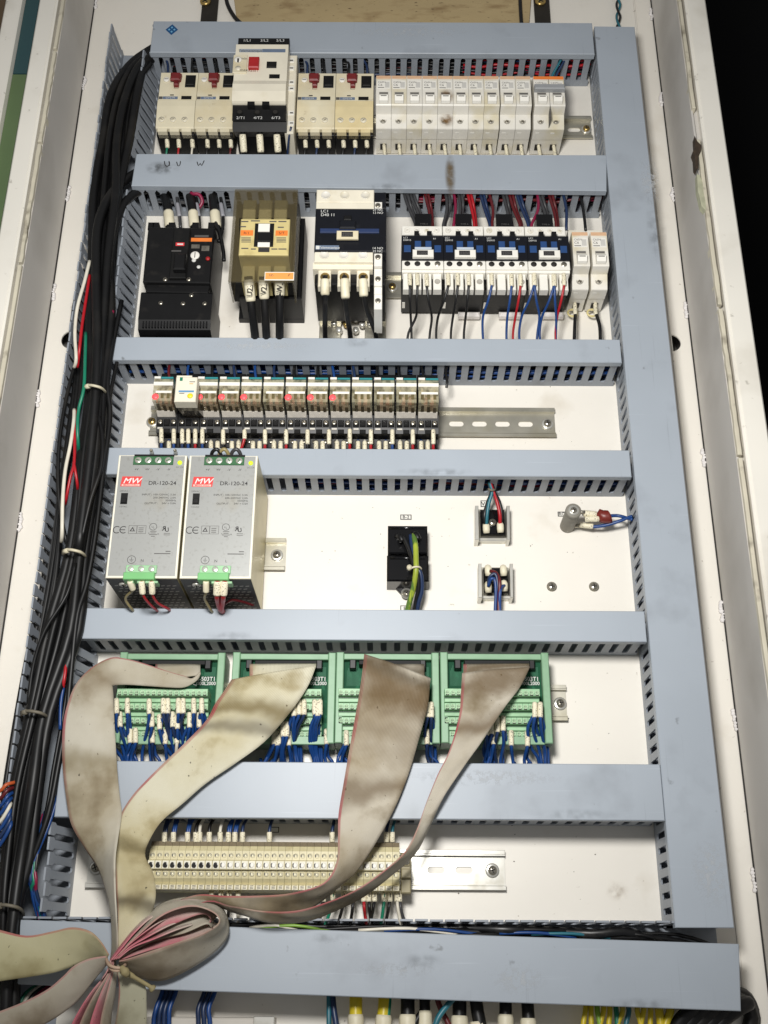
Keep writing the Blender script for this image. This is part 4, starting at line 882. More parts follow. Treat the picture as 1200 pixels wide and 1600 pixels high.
s0 = socket(0, 'black socket under the lit relay at the cable end')
sn = ['black socket under the cream timer', 'black socket under the lit relay right after the timer'] + ['black socket number %s of the relay row, counted from the cables' % ORD[k] for k in range(3, 12)] + ['black socket last in the row beside the bare rail']
for k in range(1, 13): dup(s0, (UR0 + .4 + k * RP, 555, 0), sn[k - 1], skip=('circuit_mark',) if k in (0, 1) else ())
random.seed(5)
# sleeved wires on the sockets
xs = [(252, 670, WB), (271.5, 671, WB), (284.5, 671, WNB), (294, 671, WB), (305, 671, WR), (316, 671, WB), (348.5, 672, WK), (382, 672, WR), (414, 672, WR), (447, 672, WR), (480.5, 672, WK), (514, 672, WK), (546.5, 671, WR), (579.5, 672, WR), (613, 672, WB), (645, 672, WR), (677, 672, WR)]
for k, (x, y, c) in enumerate(xs):
    wire('%s tall white sleeve on the relay sockets, counted from the cables' % ORD[k], [(x, y, 42), (x, y + 12, 43), (x - (4 if k == 7 else 0), y + 26, 40), (x - (10 if k == 7 else 0), y + 40, 34)], 1.6, c, 'tall sleeved wires on the relay sockets', [((x, y, 42.5), (x + .2, y + 22 - (8 if k == 7 else 0), 43), 2.3)])
n_ = 0
for k in range(0, 13):
    for j in ((0,) if k == 0 else (() if k == 1 else (0, 1))):
        x = 264 if k == 0 else 329.5 + (k - 2) * 33.2 + j * 10.5 - (k - 2) * .35
        wire('%s short white sleeve in the lower row of the relay sockets' % ORD[n_], [(x, 688, 28), (x, 700, 29), (x, 716, 26)], 1.5, [WB, WW, WK][n_ % 3], 'short sleeved wires on the relay sockets', [((x, 690, 28.5), (x, 706, 29), 2.5)]); n_ += 1
for k in range(14):
    x = 262 + k * 33 + random.uniform(-6, 6); c = random.choice([WNB, WK, WDR, WB])
    if k == 1: c = WB; x = 293
    wire('%s dark wire coming down behind the relay caps' % ORD[k], [(x + random.uniform(-4, 4), 566, 40), (x, 580, 44), (x + 2, 596, 46), (x + 1, 606, 44)], 1.5, c, 'dark wires behind the relay caps')

# ================================================================ power supplies
def psu(dx, label):
    W0 = 107.5; u0, u1, v0, v1 = -258 + dx, -192.5 + dx, 340, 465; uc = (u0 + u1) / 2; vc = 402.5
    og = (uc, vc, 0); X = lambda x: u0 + (x - 173.6) / 1.703 + 0; sx = lambda x, y: u0 + (x - (184 - (y - 711) * .111)) / (1.656 + (y - 711) * .00047); Yv = lambda y: PV(y, W0, 230)
    t = thing('power_supply', label, 'power supply', og, 'silver power supplies')
    m = MB(); m.box(u0, u1, v0, v1, 8, 106, PSUS, .4); m.box(u0 + .3, u1 - .3, v0 - .4, v0, 8, 105, mat('vent_face_dark', (52, 50, 48), .5, .5, var=.1)); m.build('case', t, og)
    m = MB()
    m.slab([(u0, v0), (u1, v0), (u1, v1), (u0, v1)], 106, W0 - .2, PSUW, .5); m.build('front_edge', t, og)
    m = MB(); m.slab([(u0 + 1.9, v0 + 2), (u1 - 1.9, v0 + 2), (u1 - 1.9, v1 - 1), (u0 + 1.9, v1 - 1)], W0 - .2, W0, ALU); m.build('front_plate', t, og)
    # vents: rows of slanted slots on the foot
    m = MB()
    for r in range(9):
        for c in range(11):
            a = u0 + 4 + c * 5.4 + (r % 2) * 2.7; w = 20 + r * 8.2
            if a > u1 - 5: continue
            m.add([(a, v0 - .46, w), (a + 3.6, v0 - .46, w + 1.2), (a + 3.9, v0 - .46, w + 3.8), (a + .3, v0 - .46, w + 2.6)], [(0, 1, 2, 3)], mat('vent_bright', (150, 146, 138), .45, .5))
    m.build('vent_slots', t, og)
    m = MB(); m.lathe((sx(186, 903), v0 - .4, 92), [(4.2, 0), (4.2, -1), (3.4, -1.8)], ZINC2, axis='v', n=14); m.box(sx(186, 903) - 2.6, sx(186, 903) + 2.6, v0 - 2.5, v0 - 2.1, 91.3, 92.7, SLOT); m.box(sx(186, 903) - .7, sx(186, 903) + .7, v0 - 2.5, v0 - 2.1, 89.4, 94.6, SLOT); m.build('case_screw', t, og)
    # output terminals
    m = MB(); a, b = sx(207.5, 718), sx(271, 718)
    m.box(a + .4, b + .4, Yv(713.5), v1 + .6, 96, W0 + .6, BLACKM, .3); m.box(a, b, Yv(726.5), Yv(713.6), 98, W0 + 1.2, GTERMD, .4); ot_ = m.build('output_terminal', t, og)
    for k in range(4):
        c = a + (b - a) * (k + .5) / 4; m = MB(); m.screw((c, Yv(720), W0 + 1.1), 3.3, ZINC2, '-', .9, GTERMD); m.build('terminal_screw', ot_, og)
    m = MB(); m.lathe((sx(281, 723), Yv(723), W0 - .2), [(2.2, 0), (2.2, 1), (1.2, 1.9)], GREENLED, n=12); m.build('status_lamp', t, og)
    # printing
    m = MB(); F = W0 + .06
    def tx(s, x, y, px, mt=PRINT, **k): m.text(s, sx(x, y), Yv(y), F, px / .72 / 1.545, mt, **k)
    for s, x in (('+V', 211.5), ('+V', 228.5), ('-V', 245.5), ('-V', 262.5)): tx(s, x, 735, 3.6, shear=.2, bold=.012)
    tx('DC OK', 281, 731, 2.6, PRINTG)
    tx('DR-120-24', 253, 757.5, 6.2, bold=.014, sx=1.06)
    for s, y in (('INPUT : 100-120VAC 3.3A', 774), ('200-240VAC 2.0A', 778.8), ('50/60Hz', 783), ('OUTPUT :    24V ⎓ 5.0A'.replace('⎓', '='), 787.6)): tx(s, 275, y, 2.9, align='RIGHT', sx=1.12, bold=.006)
    tx('230VAC', 192, 768.5, 2.6); tx('115VAC', 190.5, 793, 2.6)
    tx('N', 221.5, 878, 4.2); tx('L', 238, 878, 4.2)
    for j, wd_ in enumerate((8, 26)): m.box(sx(267, 860) - wd_ * .58, sx(267, 860), Yv(862 + j * 3.6), Yv(860.6 + j * 3.6), W0 + .01, F, PRINTG)
    def ring(x, y, r, a0=0, a1=2 * pi, th=.5, mt=PRINT, n=20):
        c = (sx(x, y), Yv(y)); o_ = []
        for i in range(n):
            q0 = a0 + (a1 - a0) * i / n; q1 = a0 + (a1 - a0) * (i + 1) / n
            m.add([(c[0] + (r - th) * cos(q0), c[1] + (r - th) * sin(q0), F), (c[0] + r * cos(q0), c[1] + r * sin(q0), F), (c[0] + r * cos(q1), c[1] + r * sin(q1), F), (c[0] + (r - th) * cos(q1), c[1] + (r - th) * sin(q1), F)], [(0, 1, 2, 3)], mt)
    ring(181, 828, 3.7, radians(50), radians(310), .8); ring(191.5, 828, 3.7, radians(50), radians(310), .8)
    m.box(sx(191.5, 828) - 3.4, sx(191.5, 828) + 1.6, Yv(828) - .4, Yv(828) + .4, F - .02, F, PRINT)
    def frame(x0, y0, x1, y1):
        a_, b_, c_, d_ = sx(x0, y1), sx(x1, y1), Yv(y1), Yv(y0); e = .35
        for q in ((a_, b_, c_, c_ + e), (a_, b_, d_ - e, d_), (a_, a_ + e, c_ + e, d_ - e), (b_ - e, b_, c_ + e, d_ - e)): m.box(*q, F - .02, F, PRINTG)
    frame(199, 821, 212, 834); frame(212.4, 821, 227, 834)
    c = (sx(205.5, 830), Yv(828)); m.add([(c[0] - 2.6, c[1] - 1.5, F), (c[0] + 2.6, c[1] - 1.5, F), (c[0], c[1] + 3, F), (c[0] - 1.2, c[1] - .8, F), (c[0] + 1.2, c[1] - .8, F), (c[0], c[1] + 1.4, F)], [(0, 1, 4, 3), (1, 2, 5, 4), (2, 0, 3, 5)], PRINT)
    for j in range(3): m.box(sx(215.5, 828), sx(223.5, 828), Yv(825.5 + j * 3), Yv(824.4 + j * 3), F - .02, F, PRINTG)
    ring(239, 823, 3.6, th=.45); tx('U', 237.8, 824.5, 3); tx('L', 240.4, 826.5, 3)
    for j, wd_ in enumerate((10, 8, 12, 6)): m.box(sx(239, 832) - wd_ * .3, sx(239, 832) + wd_ * .3, Yv(830.6 + j * 2.6), Yv(829.6 + j * 2.6), F - .02, F, PRINTG)
    tx('c', 232, 834, 3); tx('us', 246.5, 835, 2.6)
    m.text('R', sx(256.5, 829), Yv(829), F, 6.6, PRINT, sx=-1, bold=.02, shear=.1); m.text('U', sx(261.2, 829.5), Yv(830.5), F, 6, PRINT, bold=.02, shear=-.2)
    for j in range(2): m.box(sx(256, 833), sx(266, 833), Yv(833.6 + j * 2.4), Yv(832.8 + j * 2.4), F - .02, F, PRINTG)
    ring(204.5, 874.5, 4, th=.45); c = (sx(204.5, 874.5), Yv(874.5)); m.box(c[0] - .2, c[0] + .2, c[1], c[1] + 2.4, F - .02, F, PRINT)
    for j in range(3): m.box(c[0] - 2 + j * .7, c[0] + 2 - j * .7, c[1] - .3 - j * .9, c[1] - j * .9, F - .02, F, PRINT)
    m.build('front_print', t, og)
    m = MB(); a, b = sx(187.5, 752), sx(221, 752); RL = mat('logo_red', (206, 62, 60), .5, var=.05)
    m.slab([(a + .8, Yv(744.6)), (b, Yv(744.6)), (b - .9, Yv(760.2)), (a - .3, Yv(760.2))], W0 + .01, W0 + .12, RL)
    m.text('MW', (a + b) / 2, Yv(755.4), W0 + .2, 8.2, PRINTW, bold=.0, shear=.3, sx=1.12); m.text('MW', (a + b) / 2 + .25, Yv(755.4), W0 + .22, 8.2, PRINTW, bold=.0, shear=.3, sx=1.12); m.box(a + 1, b - 2, Yv(759.6), Yv(756.6), W0 + .13, W0 + .18, mat('logo_pale', (228, 178, 166), .5)); m.text('MEAN WELL', (a + b) / 2 - .5, Yv(759.1), W0 + .2, 2.1, RL, sx=1.2, bold=.01); m.build('logo', t, og)
    m = MB(); a, b = sx(187, 779), sx(198, 779); m.box(a, b, Yv(788), Yv(770.6), W0 - .1, W0 + .15, BLACKM); m.box(a + .8, b - .8, Yv(786.5), Yv(779), W0 + .15, W0 + 1.4, BLACK, .4); m.build('voltage_switch', t, og)
    # input plug
    m = MB(); a, b = sx(196, 890), sx(245.5, 890)
    m.box(a, b, Yv(896.6), Yv(884), 96, W0 + 2, GTERM, .5); is_ = m.build('input_socket', t, og)
    m = MB(); m.box(a - 1, b - 1, Yv(908), Yv(896.8), 100, W0 + 5, mat('green_plug', (112, 178, 112), .45, var=.05), .6)
    for k in range(4): m.box(a + 4 + k * 7.4, a + 8 + k * 7.4, Yv(911.5), Yv(908), 98, W0 + 1, GTERM, .3)
    m.build('input_plug', t, og)
    for k in range(3):
        c = a + (b - a) * (k + .5) / 3; m = MB(); m.screw((c, Yv(890), W0 + 2), 2.9, ZINC2, '-', .8, GTERM); m.build('terminal_screw', is_, og)
    return t
psu(0, 'silver power supply beside the black cable bundle'); psu(67.9, 'silver power supply with the bare side facing the empty panel')
pw = [((203, 908, 108), (208, 921, 100), (196, 935, 80), (206, 952, 62), WT, 'green and tan earth wire under the power supply by the cable bundle'), ((221, 908, 108), (223, 928, 100), (232, 942, 84), (243, 952, 66), WR, 'first red wire under the power supply by the cable bundle'), ((237, 908, 108), (238, 928, 100), (246, 942, 84), (262, 951, 66), WR, 'second red wire under the power supply by the cable bundle'),
      ((322, 908, 108), (322, 925, 100), (320, 936, 84), (330, 954, 62), WT, 'tan earth wire under the power supply with the bare side'), ((340, 908, 108), (339, 930, 100), (340, 940, 84), (344, 952, 66), WR, 'first red wire under the power supply with the bare side'), ((351, 908, 108), (349, 930, 100), (348, 940, 84), (346, 953, 66), WR, 'second red wire under the power supply with the bare side')]
for k, (a, b, c, d, cl, l) in enumerate(pw):
    wire(l, [a, b, c, d, (d[0] + 4, d[1] + 3, d[2] - 16)], 1.3 if k < 4 else 2.5, cl, 'wires under the power supplies', [(a, b, 3 if k < 4 else 3.7)], sm=SLEEVEP if k in (0, 3) else SLEEVE)
wire('red wire lying across the foot of the power supply with the bare side', [(350, 945, 70), (362, 938, 60), (378, 940, 50), (396, 946, 40)], 1.3, WDR, None)
for k, x in enumerate((330, 342, 361)):
    wire('%s curled wire behind the head of the power supply with the bare side' % ORD[k], [(x, 716, 70), (x + 2, 706, 76), (x + 9, 702, 78), (x + 15, 710, 74), (x + 16, 720, 66)], 1.9, [WK, WT, WG][k], 'curled wires behind the power supply')
for k, x in enumerate((238, 275)):
    one('stud', MB().lathe(Q(x, 708, 60), [(1.8, 0), (1.8, 6), (1, 8)], SCREW, n=10), ['small stud behind the output terminals nearer the cables', 'small stud behind the green lamp nearer the cables'][k], 'stud', group='studs behind the power supply')
# ================================================================ small parts on the bare panel
og = (*P(636, 870, 0), 0)
t = thing('rectifier_block', 'glossy black double block with a yellow and green cable in front', 'terminal block', og)
m = MB(); m.box(PU(606, 840, 26), PU(668, 840, 26), PV(865, 26, 636), PV(821, 26, 636), 1.2, 26, GLOSSK, 1.6); m.box(PU(604.5, 888, 28), PU(669.5, 888, 28), PV(908, 28, 636), PV(867.5, 28, 636), 1.2, 28, GLOSSK, 1.6); m.build('body', t, og)
for y, w in ((825, 26), (872, 28)): MB().tube([Q(609, y, w), Q(665, y, w)], 1.5, GLOSSK, 8, 1).build('ridge', t, og)
m = MB(); e = [P(618, 921, 1.3), P(634, 938, 1.3), P(652, 921, 1.3), P(645, 908, 1.3), P(625, 908, 1.3)]
m.slab(e, 1.2, 6, BLACK, .5); m.build('fixing_ear', t, og)
m = MB(); m.lathe(Q(635, 927.5, 6), [(5.6, 0), (5.6, 1)], ZINC2, n=18); m.screw(Q(635, 927.5, 7), 3.8, SCREW, 'x', 2.6); m.build('screw', t, og)
m = MB()
for x, y in ((623, 838), (648, 835)): m.tube([Q(x - 2, y + 1, 26), Q(x + 2, y, 33), Q(x + 6, y + 8, 33)], 3.3, BLACK, 8, 3)
m.build('boot', t, og)
for nm_, pts, r, c in (('yellow and green earth cable running down the front of the black double block', [(646, 836, 32), (649, 850, 38), (650, 872, 42), (650, 892, 42), (646, 918, 34), (640, 940, 26), (634, 965, 18)], 2.7, mat('wire_earth', (158, 172, 58), .4, var=.35, vs=22, stretch=(3, 1, 1), dirt=((38, 92, 44), 30, .52, .56, .8))), ('black cable running down from the black double block', [(630, 838, 34), (639, 858, 36), (646, 880, 38), (652, 896, 38), (654, 918, 32), (650, 940, 24), (646, 965, 16)], 2.4, WK), ('second black cable beside the earth cable of the double block', [(642, 836, 32), (645, 860, 36), (652, 884, 38), (658, 900, 36), (659, 922, 30), (654, 942, 24), (650, 965, 16)], 2.4, WNB)):
    wire(nm_, pts, r, c, None, cat='cable', name='cable', n=10)
m = MB(); m.tube([Q(640, 889, 44), Q(647, 886, 46), Q(655, 886, 45), Q(658, 889, 40)], 1.1, TIE, 6, 3); m.lathe(Q(639.5, 888, 43), [(2.6, 0), (2.6, 4)], TIE, n=8); one('cable_tie', m, 'white cable tie round the earth cable on the black double block', 'cable tie')
def sticker(x0, y0, x1, y1, label, body=None, w=1.05):
    m = MB(); m.pbox(x0, y0, x1, y1, w, w + .25, PRINT); m.pbox(x0 + 1.4, y0 + 1.2, x1 - 1.4, y1 - 1.2, w + .25, w + .32, WHITE)
    if body: m.ptext(body, (x0 + x1) / 2, y1 - 2, w + .4, (y1 - y0) * .58, PRINT, bold=.02, sx=1.1)
    one('name_sticker', m, label, 'sticker', group='small black edged stickers on the panel')
sticker(625.5, 804, 643, 812, 'small black edged sticker above the black double block', 'B-2')
sticker(625.5, 946, 640, 955, 'small black edged sticker under the black double block, half behind trunking', 'B')
sticker(751, 782, 766, 792, 'small black edged sticker above the upper steel bracket', 'VC')
sticker(871.5, 799.5, 884, 807, 'small black edged sticker beside the grey bobbin', 'RC')
sticker(421, 1292, 436, 1301, 'pale sticker under the wide trunking above the cream terminal blocks')
sticker(764, 1178, 775, 1188, 'small sticker between the wires of the last green board', 'E1')
def bracket(x, y, sc, label, scr):
    og = (*P(x, y, 0), 0); t = thing('heat_sink_bracket', label, 'bracket', og, 'steel brackets with black modules')
    f = lambda a, b, w: P(x + a * sc, y + b * sc, w)
    m = MB(); W_ = 20
    m.slab([f(-27, -26, W_), f(-22, -26, W_), f(-21, 27, W_), f(-27, 27, W_)], 1.2, W_, ZINC2, .4); m.slab([f(22, -26, W_), f(27, -26, W_), f(27.5, 27, W_), f(23, 27, W_)], 1.2, W_, ZINC2, .4)
    a, b = f(-21, 22, 12), f(23, 27, 12); m.box(a[0], b[0], b[1], a[1], 1.2, 8, ZINC2, .4); m.box(a[0], b[0], b[1] - .5, f(0, -20, 2)[1], 1.1, 2, ZINC)
    m.build('channel', t, og)
    m = MB(); a, b = f(-19, -20, 12), f(20, 19, 12); m.box(a[0], b[0], b[1], a[1], 2.1, 12, GLOSSK, 1); m.build('module', t, og)
    m = MB(); m.screw((*f(0, 1, 12), 12), 4, SCREW, 'x', 2.4); m.build('screw', t, og)
    for sx_, sy in scr:
        p = f(sx_, sy, 16); m = MB(); m.tube([(p[0], p[1] + 4, 15), (p[0], p[1] + 2, 18), (p[0] + .3, p[1] - 5, 16)], [3.4, 3.7, 3.2], SLEEVEP, 10, 2); m.build('terminal_boot', t, og)
    return og
bracket(769.5, 816, 1, 'upper steel bracket with a black module and two cream boots', [(-10, 10), (12, 9)])
bracket(774.5, 906.5, 1, 'lower steel bracket with a black module and four cream boots', [(-12, -14), (12, -14), (-12, 12), (13, 10)])
for k, (pts, c) in enumerate((([(762, 752, 30), (768, 768, 30), (762, 785, 26), (757, 805, 24), (759, 822, 18)], WK), ([(764, 752, 32), (769, 768, 31), (764, 786, 28), (761, 806, 24), (760, 824, 18)], WTL), ([(765, 752, 32), (770, 766, 31), (776, 782, 27), (781, 804, 24), (781, 822, 18)], WR), ([(768, 752, 30), (772, 768, 30), (780, 784, 26), (784, 803, 22), (782, 820, 16)], WK))):
    wire(['black wire into the near boot of the upper bracket', 'teal wire into the near boot of the upper bracket', 'red wire into the far boot of the upper bracket', 'black wire beside the red one at the upper bracket'][k], pts, 1.9, c, 'wires of the upper bracket')
m = MB(); m.tube([Q(763, 764, 33), Q(768, 766, 35), Q(773, 765, 33)], 1.2, TIED, 6, 3); one('cable_tie', m, 'dusty tie gathering the wires of the upper bracket', 'cable tie')
for k, (pts, c) in enumerate((([(763, 914, 20), (765, 902, 26), (774, 897, 28), (778, 915, 26), (777, 935, 22), (778, 965, 18)], WNB), ([(766, 892, 22), (776, 896, 26), (781, 912, 28), (779, 935, 24), (779, 965, 20)], WDR), ([(788, 915, 20), (783, 918, 26), (781, 930, 26), (781, 950, 22), (781, 965, 20)], WB), ([(763, 916, 22), (767, 905, 28), (773, 906, 28), (775, 925, 26), (774, 950, 22), (774, 965, 20)], WB))):
    wire(['dark blue wire looping out of the lower bracket', 'purplish wire looping through the lower bracket', 'blue wire leaving the far boot of the lower bracket', 'bright blue wire leaving the near boot of the lower bracket'][k], pts, 1.7, c, 'wires of the lower bracket')
# grey bobbin with its leads
og = (*P(886, 823, 0), 1); t = thing('wound_resistor', 'grey round resistor post standing on the panel', 'resistor', og)
GB = mat('grey_ceramic', (134, 130, 120), .6, var=.1, vs=60, dirt=((96, 92, 84), 60, .55, .72, .5))
m = MB(); m.lathe(og, [(7.6, 0), (7.6, 36), (7.2, 37), (7.2, 38), (8, 38.5), (8, 41), (7, 42.2)], GB, n=24); m.build('body', t, og)
m = MB(); m.lathe((og[0], og[1], 43), [(5.6, 0), (5.2, .8)], ZINC2, n=18); m.screw((og[0], og[1], 43.8), 3.2, SCREW, 'x', 1.6); m.build('screw', t, og)
m = MB(); m.tube([Q(905, 800, 24), Q(914, 801, 24)], 2.2, SCREW, 8, 1); m.tube([Q(897, 822, 8), Q(906, 821, 10)], 2.2, SCREW, 8, 1); m.build('lug', t, og)
for l, pts, sl in (('blue wire from the resistor post through the upper cream sleeve', [(910, 803, 22), (922, 804, 22), (950, 806, 22), (966, 806, 22), (981, 810, 26), (988, 812, 30)], [((911, 802, 22), (932, 804, 22), 3.4), ((914, 811, 22), (936, 811, 22), 3.2)]), ('blue wire from the resistor post through the lower marked sleeve', [(906, 821, 12), (926, 823, 14), (945, 821, 18), (966, 815, 22), (981, 809, 27), (988, 807, 30)], [((906, 820, 12), (927, 822.5, 14), 3)])):
    wire(l, pts, 1.8, WB, 'leads of the resistor post', sl)
m = MB(); m.tube([Q(932, 806, 22), Q(936, 804, 22), Q(942, 807, 22), Q(950, 808, 22), Q(953, 807, 22)], [2, 6, 7, 7, 3], mat('brown_red_capacitor', (112, 38, 30), .4, var=.12, vs=90), 10, 2); one('disc_capacitor', m, 'brown red capacitor blob on the leads of the resistor post', 'capacitor')
for k, x in enumerate((862, 928)):
    m = MB(); m.lathe(Q(x, 917, 1), [(5.2, 0), (5.2, .9)], ZINC, n=16); m.screw(Q(x, 917, 1.9), 4.2, SCREW, 'x', 2.6); one('panel_screw', m, ['lone screw in the bare panel under the resistor post', 'lone screw in the bare panel nearer the upright trunking'][k], 'screw', group='lone screws in the bare panel')
# ================================================================ green terminal boards
PCB = mat('circuit_board', (14, 74, 48), .65, spec=.2, var=.15, vs=60, dirt=((40, 110, 76), 120, .58, .66, .6))
def board(x0, x1, label, right_only=False):
    y0, y1 = 1019, 1161; W = 40
    uL, uR = PU(x0, 1040, W), PU(x1, 1040, W); og = ((uL + uR) / 2, 250, 0)
    V_ = lambda y, w: PV(y, w, (x0 + x1) / 2)
    t = thing('terminal_board', label, 'terminal board', og, 'green terminal boards')
    m = MB(); vb, vt = V_(y1, W), V_(y0, W)
    for a in (uL, uR - 7): m.slab([(a, vb), (a + 7, vb), (a + 7, vt), (a, vt)], 8, W, GRAIL, .8)
    m.box(uL + 7, uR - 7, V_(1030, W), V_(1021, W), 8, W - 1, GRAIL, .6); m.box(uL + 7, uR - 7, vb, V_(1150, W - 6), 8, W - 6, GRAIL, .6); m.build('carrier', t, og)
    m = MB(); m.box(uL + 7.1, uR - 7.1, V_(1148, 31), V_(1028, 31), 29.4, 31, PCB); m.build('circuit_board', t, og)
    m = MB(); k = (uR - uL) / 100
    m.box(uL + 22 * k, uL + 82 * k, V_(1038.5, 43), V_(1031.5, 43), 31.1, 43, BLACKM, .5)
    for a in (16, 84): m.box(uL + a * k - 3, uL + a * k + 3, V_(1045, 40), V_(1030.5, 40), 31.1, 40, BLACK, .8)
    m.build('ribbon_header', t, og)
    m = MB(); m.text('FX-503T1', uR - 9, V_(1063.5, 31.2), 31.25, 5.6, PRINTW, 'RIGHT', bold=.02, sx=.95); m.text('CJ900L2000', uR - 8.6, V_(1070, 31.2), 31.25, 4.7, PRINTW, 'RIGHT', bold=.015, sx=.95)
    m.build('board_print', t, og)
    m = MB()
    for i in range(18): m.box(uL + 10 + i * 1.1, uL + 10.4 + i * 1.1, V_(1072, 31.1), V_(1048 - (i % 3) * 4, 31.1), 31.02, 31.12, mat('copper_trace', (40, 108, 78), .6))
    for i in range(12): m.box(uR - 20 + i * .9, uR - 19.6 + i * .9, V_(1056, 31.1), V_(1042, 31.1), 31.02, 31.12, mat('copper_trace', (40, 108, 78), .6))
    o = m.build('copper_traces', t, og); o['kind'] = 'stuff'
    tiers = [(1076, 1087, 54, 1087, 1091), (1092, 1109, 47, 1109, 1113), (1114, 1131, 40, 1131, 1135), (1136, 1151, 33, 1151, 1153)]
    a, b = uL + 3.0, uR - 12
    if x0 < 200: a += 1
    for r, (ya, yb, w, yc, yd) in enumerate(tiers):
        m = MB(); va, vb2 = V_(ya, w), V_(yb, w)
        if r: m.box(a, b, V_(ya + 5.5, w + 1), va, 31.1, w + 1.2, GTERM, .5)
        m.box(a, b, V_(yd - .6, w - 3), V_(yc + .8, w - 3), 31.1, w - 6, GTERMD); m.box(a, b, vb2, va - (4 if r else 0), 31.1, w, GTERM, .4); tr_ = m.build('terminal_row', t, og)  # dark strip under each row paints the shade of the gap
        m = MB(); n = int((b - a) / 5.08)
        for i in range(n):
            c = a + (i + .5) * (b - a) / n; cy = V_(yb - 4.8, w)
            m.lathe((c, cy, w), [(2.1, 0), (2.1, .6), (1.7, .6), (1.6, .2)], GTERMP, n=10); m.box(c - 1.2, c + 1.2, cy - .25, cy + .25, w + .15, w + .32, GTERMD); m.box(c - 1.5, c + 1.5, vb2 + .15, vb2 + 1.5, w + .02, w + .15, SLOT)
        for i in range(n - 1):
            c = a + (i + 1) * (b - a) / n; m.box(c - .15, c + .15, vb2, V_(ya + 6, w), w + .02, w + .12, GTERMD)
        o = m.build('terminal_screws', tr_, og); o['kind'] = 'stuff'
    return t
board(186, 351, 'green terminal board nearest the black cable bundle, thick with blue wires')
board(363, 524.5, 'green terminal board under the olive stained ribbon cable')
board(525.5, 686, 'green terminal board mostly covered by the broad brownish ribbon cable')
board(688, 858, 'green terminal board beside the rail end with the washer')
random.seed(21)
def bwires(nm, L_, grp):
    for k, (x, y, xe, tier) in enumerate(L_):
        w = {'B': 49, 'C': 42, 'D': 34}[tier]; n_ = 2 if tier == 'B' and nm != 'second' else 1
        bow = random.uniform(-7, 3)
        c = random.choice([WB, WB, WB, WB, WNB]) if xe != 'w' else WW
        xe = x + 4 if xe == 'w' else xe
        wire('%s blue wire with a marked sleeve on the %s green board' % (ORD[k], nm) if c is not WW else '%s wire, a pale one, on the %s green board' % (ORD[k], nm),
             [(x, y, w), (x + .3, y + 22, w + 4), (x + (xe - x) * .35 + bow, y + 44, w - 6), (xe + bow * .6, max(y + 62, 1172), 26), (xe, 1192, 22), (xe, 1212, 18)], 1.6, c, grp, [((x, y, w + 1), (x + .3, y + 23, w + 4.4), 2.5)])
        if k % 4 != 2 and c is not WW:
            wire('%s blue wire doubled up behind the marked ones on the %s green board' % (ORD[k], nm), [(x + 2.5, y + 20, w - 1), (x + 4 + (xe - x) * .4 + bow, y + 40, w - 10), (xe + 4, max(y + 52, 1170), 22), (xe + 5, 1212, 16)], 1.6, WB, grp)
            if k % 2 == 0: wire('%s slack blue wire bowing out below the terminals of the %s green board' % (ORD[k], nm), [(x - 1.5, y + 20, w), (x - 5 + bow, y + 40, w - 6), (x - 6 + (xe - x) * .5 + bow, max(y + 56, 1166), 30), (xe - 5, 1186, 22), (xe - 3, 1212, 16)], 1.6, WB, grp)
bwires('first', [(182, 1092, 196, 'B'), (199, 1092, 202, 'B'), (233, 1093, 222, 'B'), (255, 1092, 268, 'B'), (262, 1092, 276, 'B'), (278.5, 1092, 292, 'B'), (286, 1092, 297, 'B'), (302.5, 1092, 306, 'B'), (315, 1092, 322, 'B'),
                 (187.5, 1113, 198, 'C'), (237, 1113, 236, 'C'), (249, 1117, 268, 'C'), (269.5, 1113, 280, 'C'), (277, 1116, 288, 'C'), (311, 1114, 318, 'C'), (203, 1138, 205, 'D'), (211.5, 1138, 210, 'D'), (238, 1138, 246, 'D'), (258, 1140, 264, 'D'), (276, 1139, 'w', 'D'), (296, 1114, 302, 'C')], 'blue wires of the first green board')
bwires('second', [(459, 1096, 462, 'B'), (467, 1094, 466, 'B'), (475, 1094, 462, 'B'), (491.5, 1094, 491, 'B'), (500, 1094, 498, 'B'), (442, 1128, 440, 'C'), (448, 1128, 446, 'C'), (433, 1142, 418, 'D'), (428, 1140, 412, 'D'), (436, 1140, 426, 'D'), (451, 1142, 452, 'D'), (510, 1140, 516, 'D'), (496, 1096, 495, 'B')], 'blue wires of the second green board')
bwires('third', [(541, 1142, 541, 'D'), (674, 1098, 676, 'B'), (668, 1098, 670, 'B'), (667, 1140, 680, 'D')], 'blue wires of the third green board')
bwires('fourth', [(835.5, 1098, 846, 'B'), (844, 1098, 852, 'B'), (777, 1121, 776, 'C'), (786, 1119, 782, 'C'), (768, 1124, 768, 'C'), (760, 1126, 756, 'C'), (798.5, 1142, 804, 'D'), (824, 1143, 826, 'D'), (771, 1140, 762, 'D')], 'blue wires of the fourth green board')

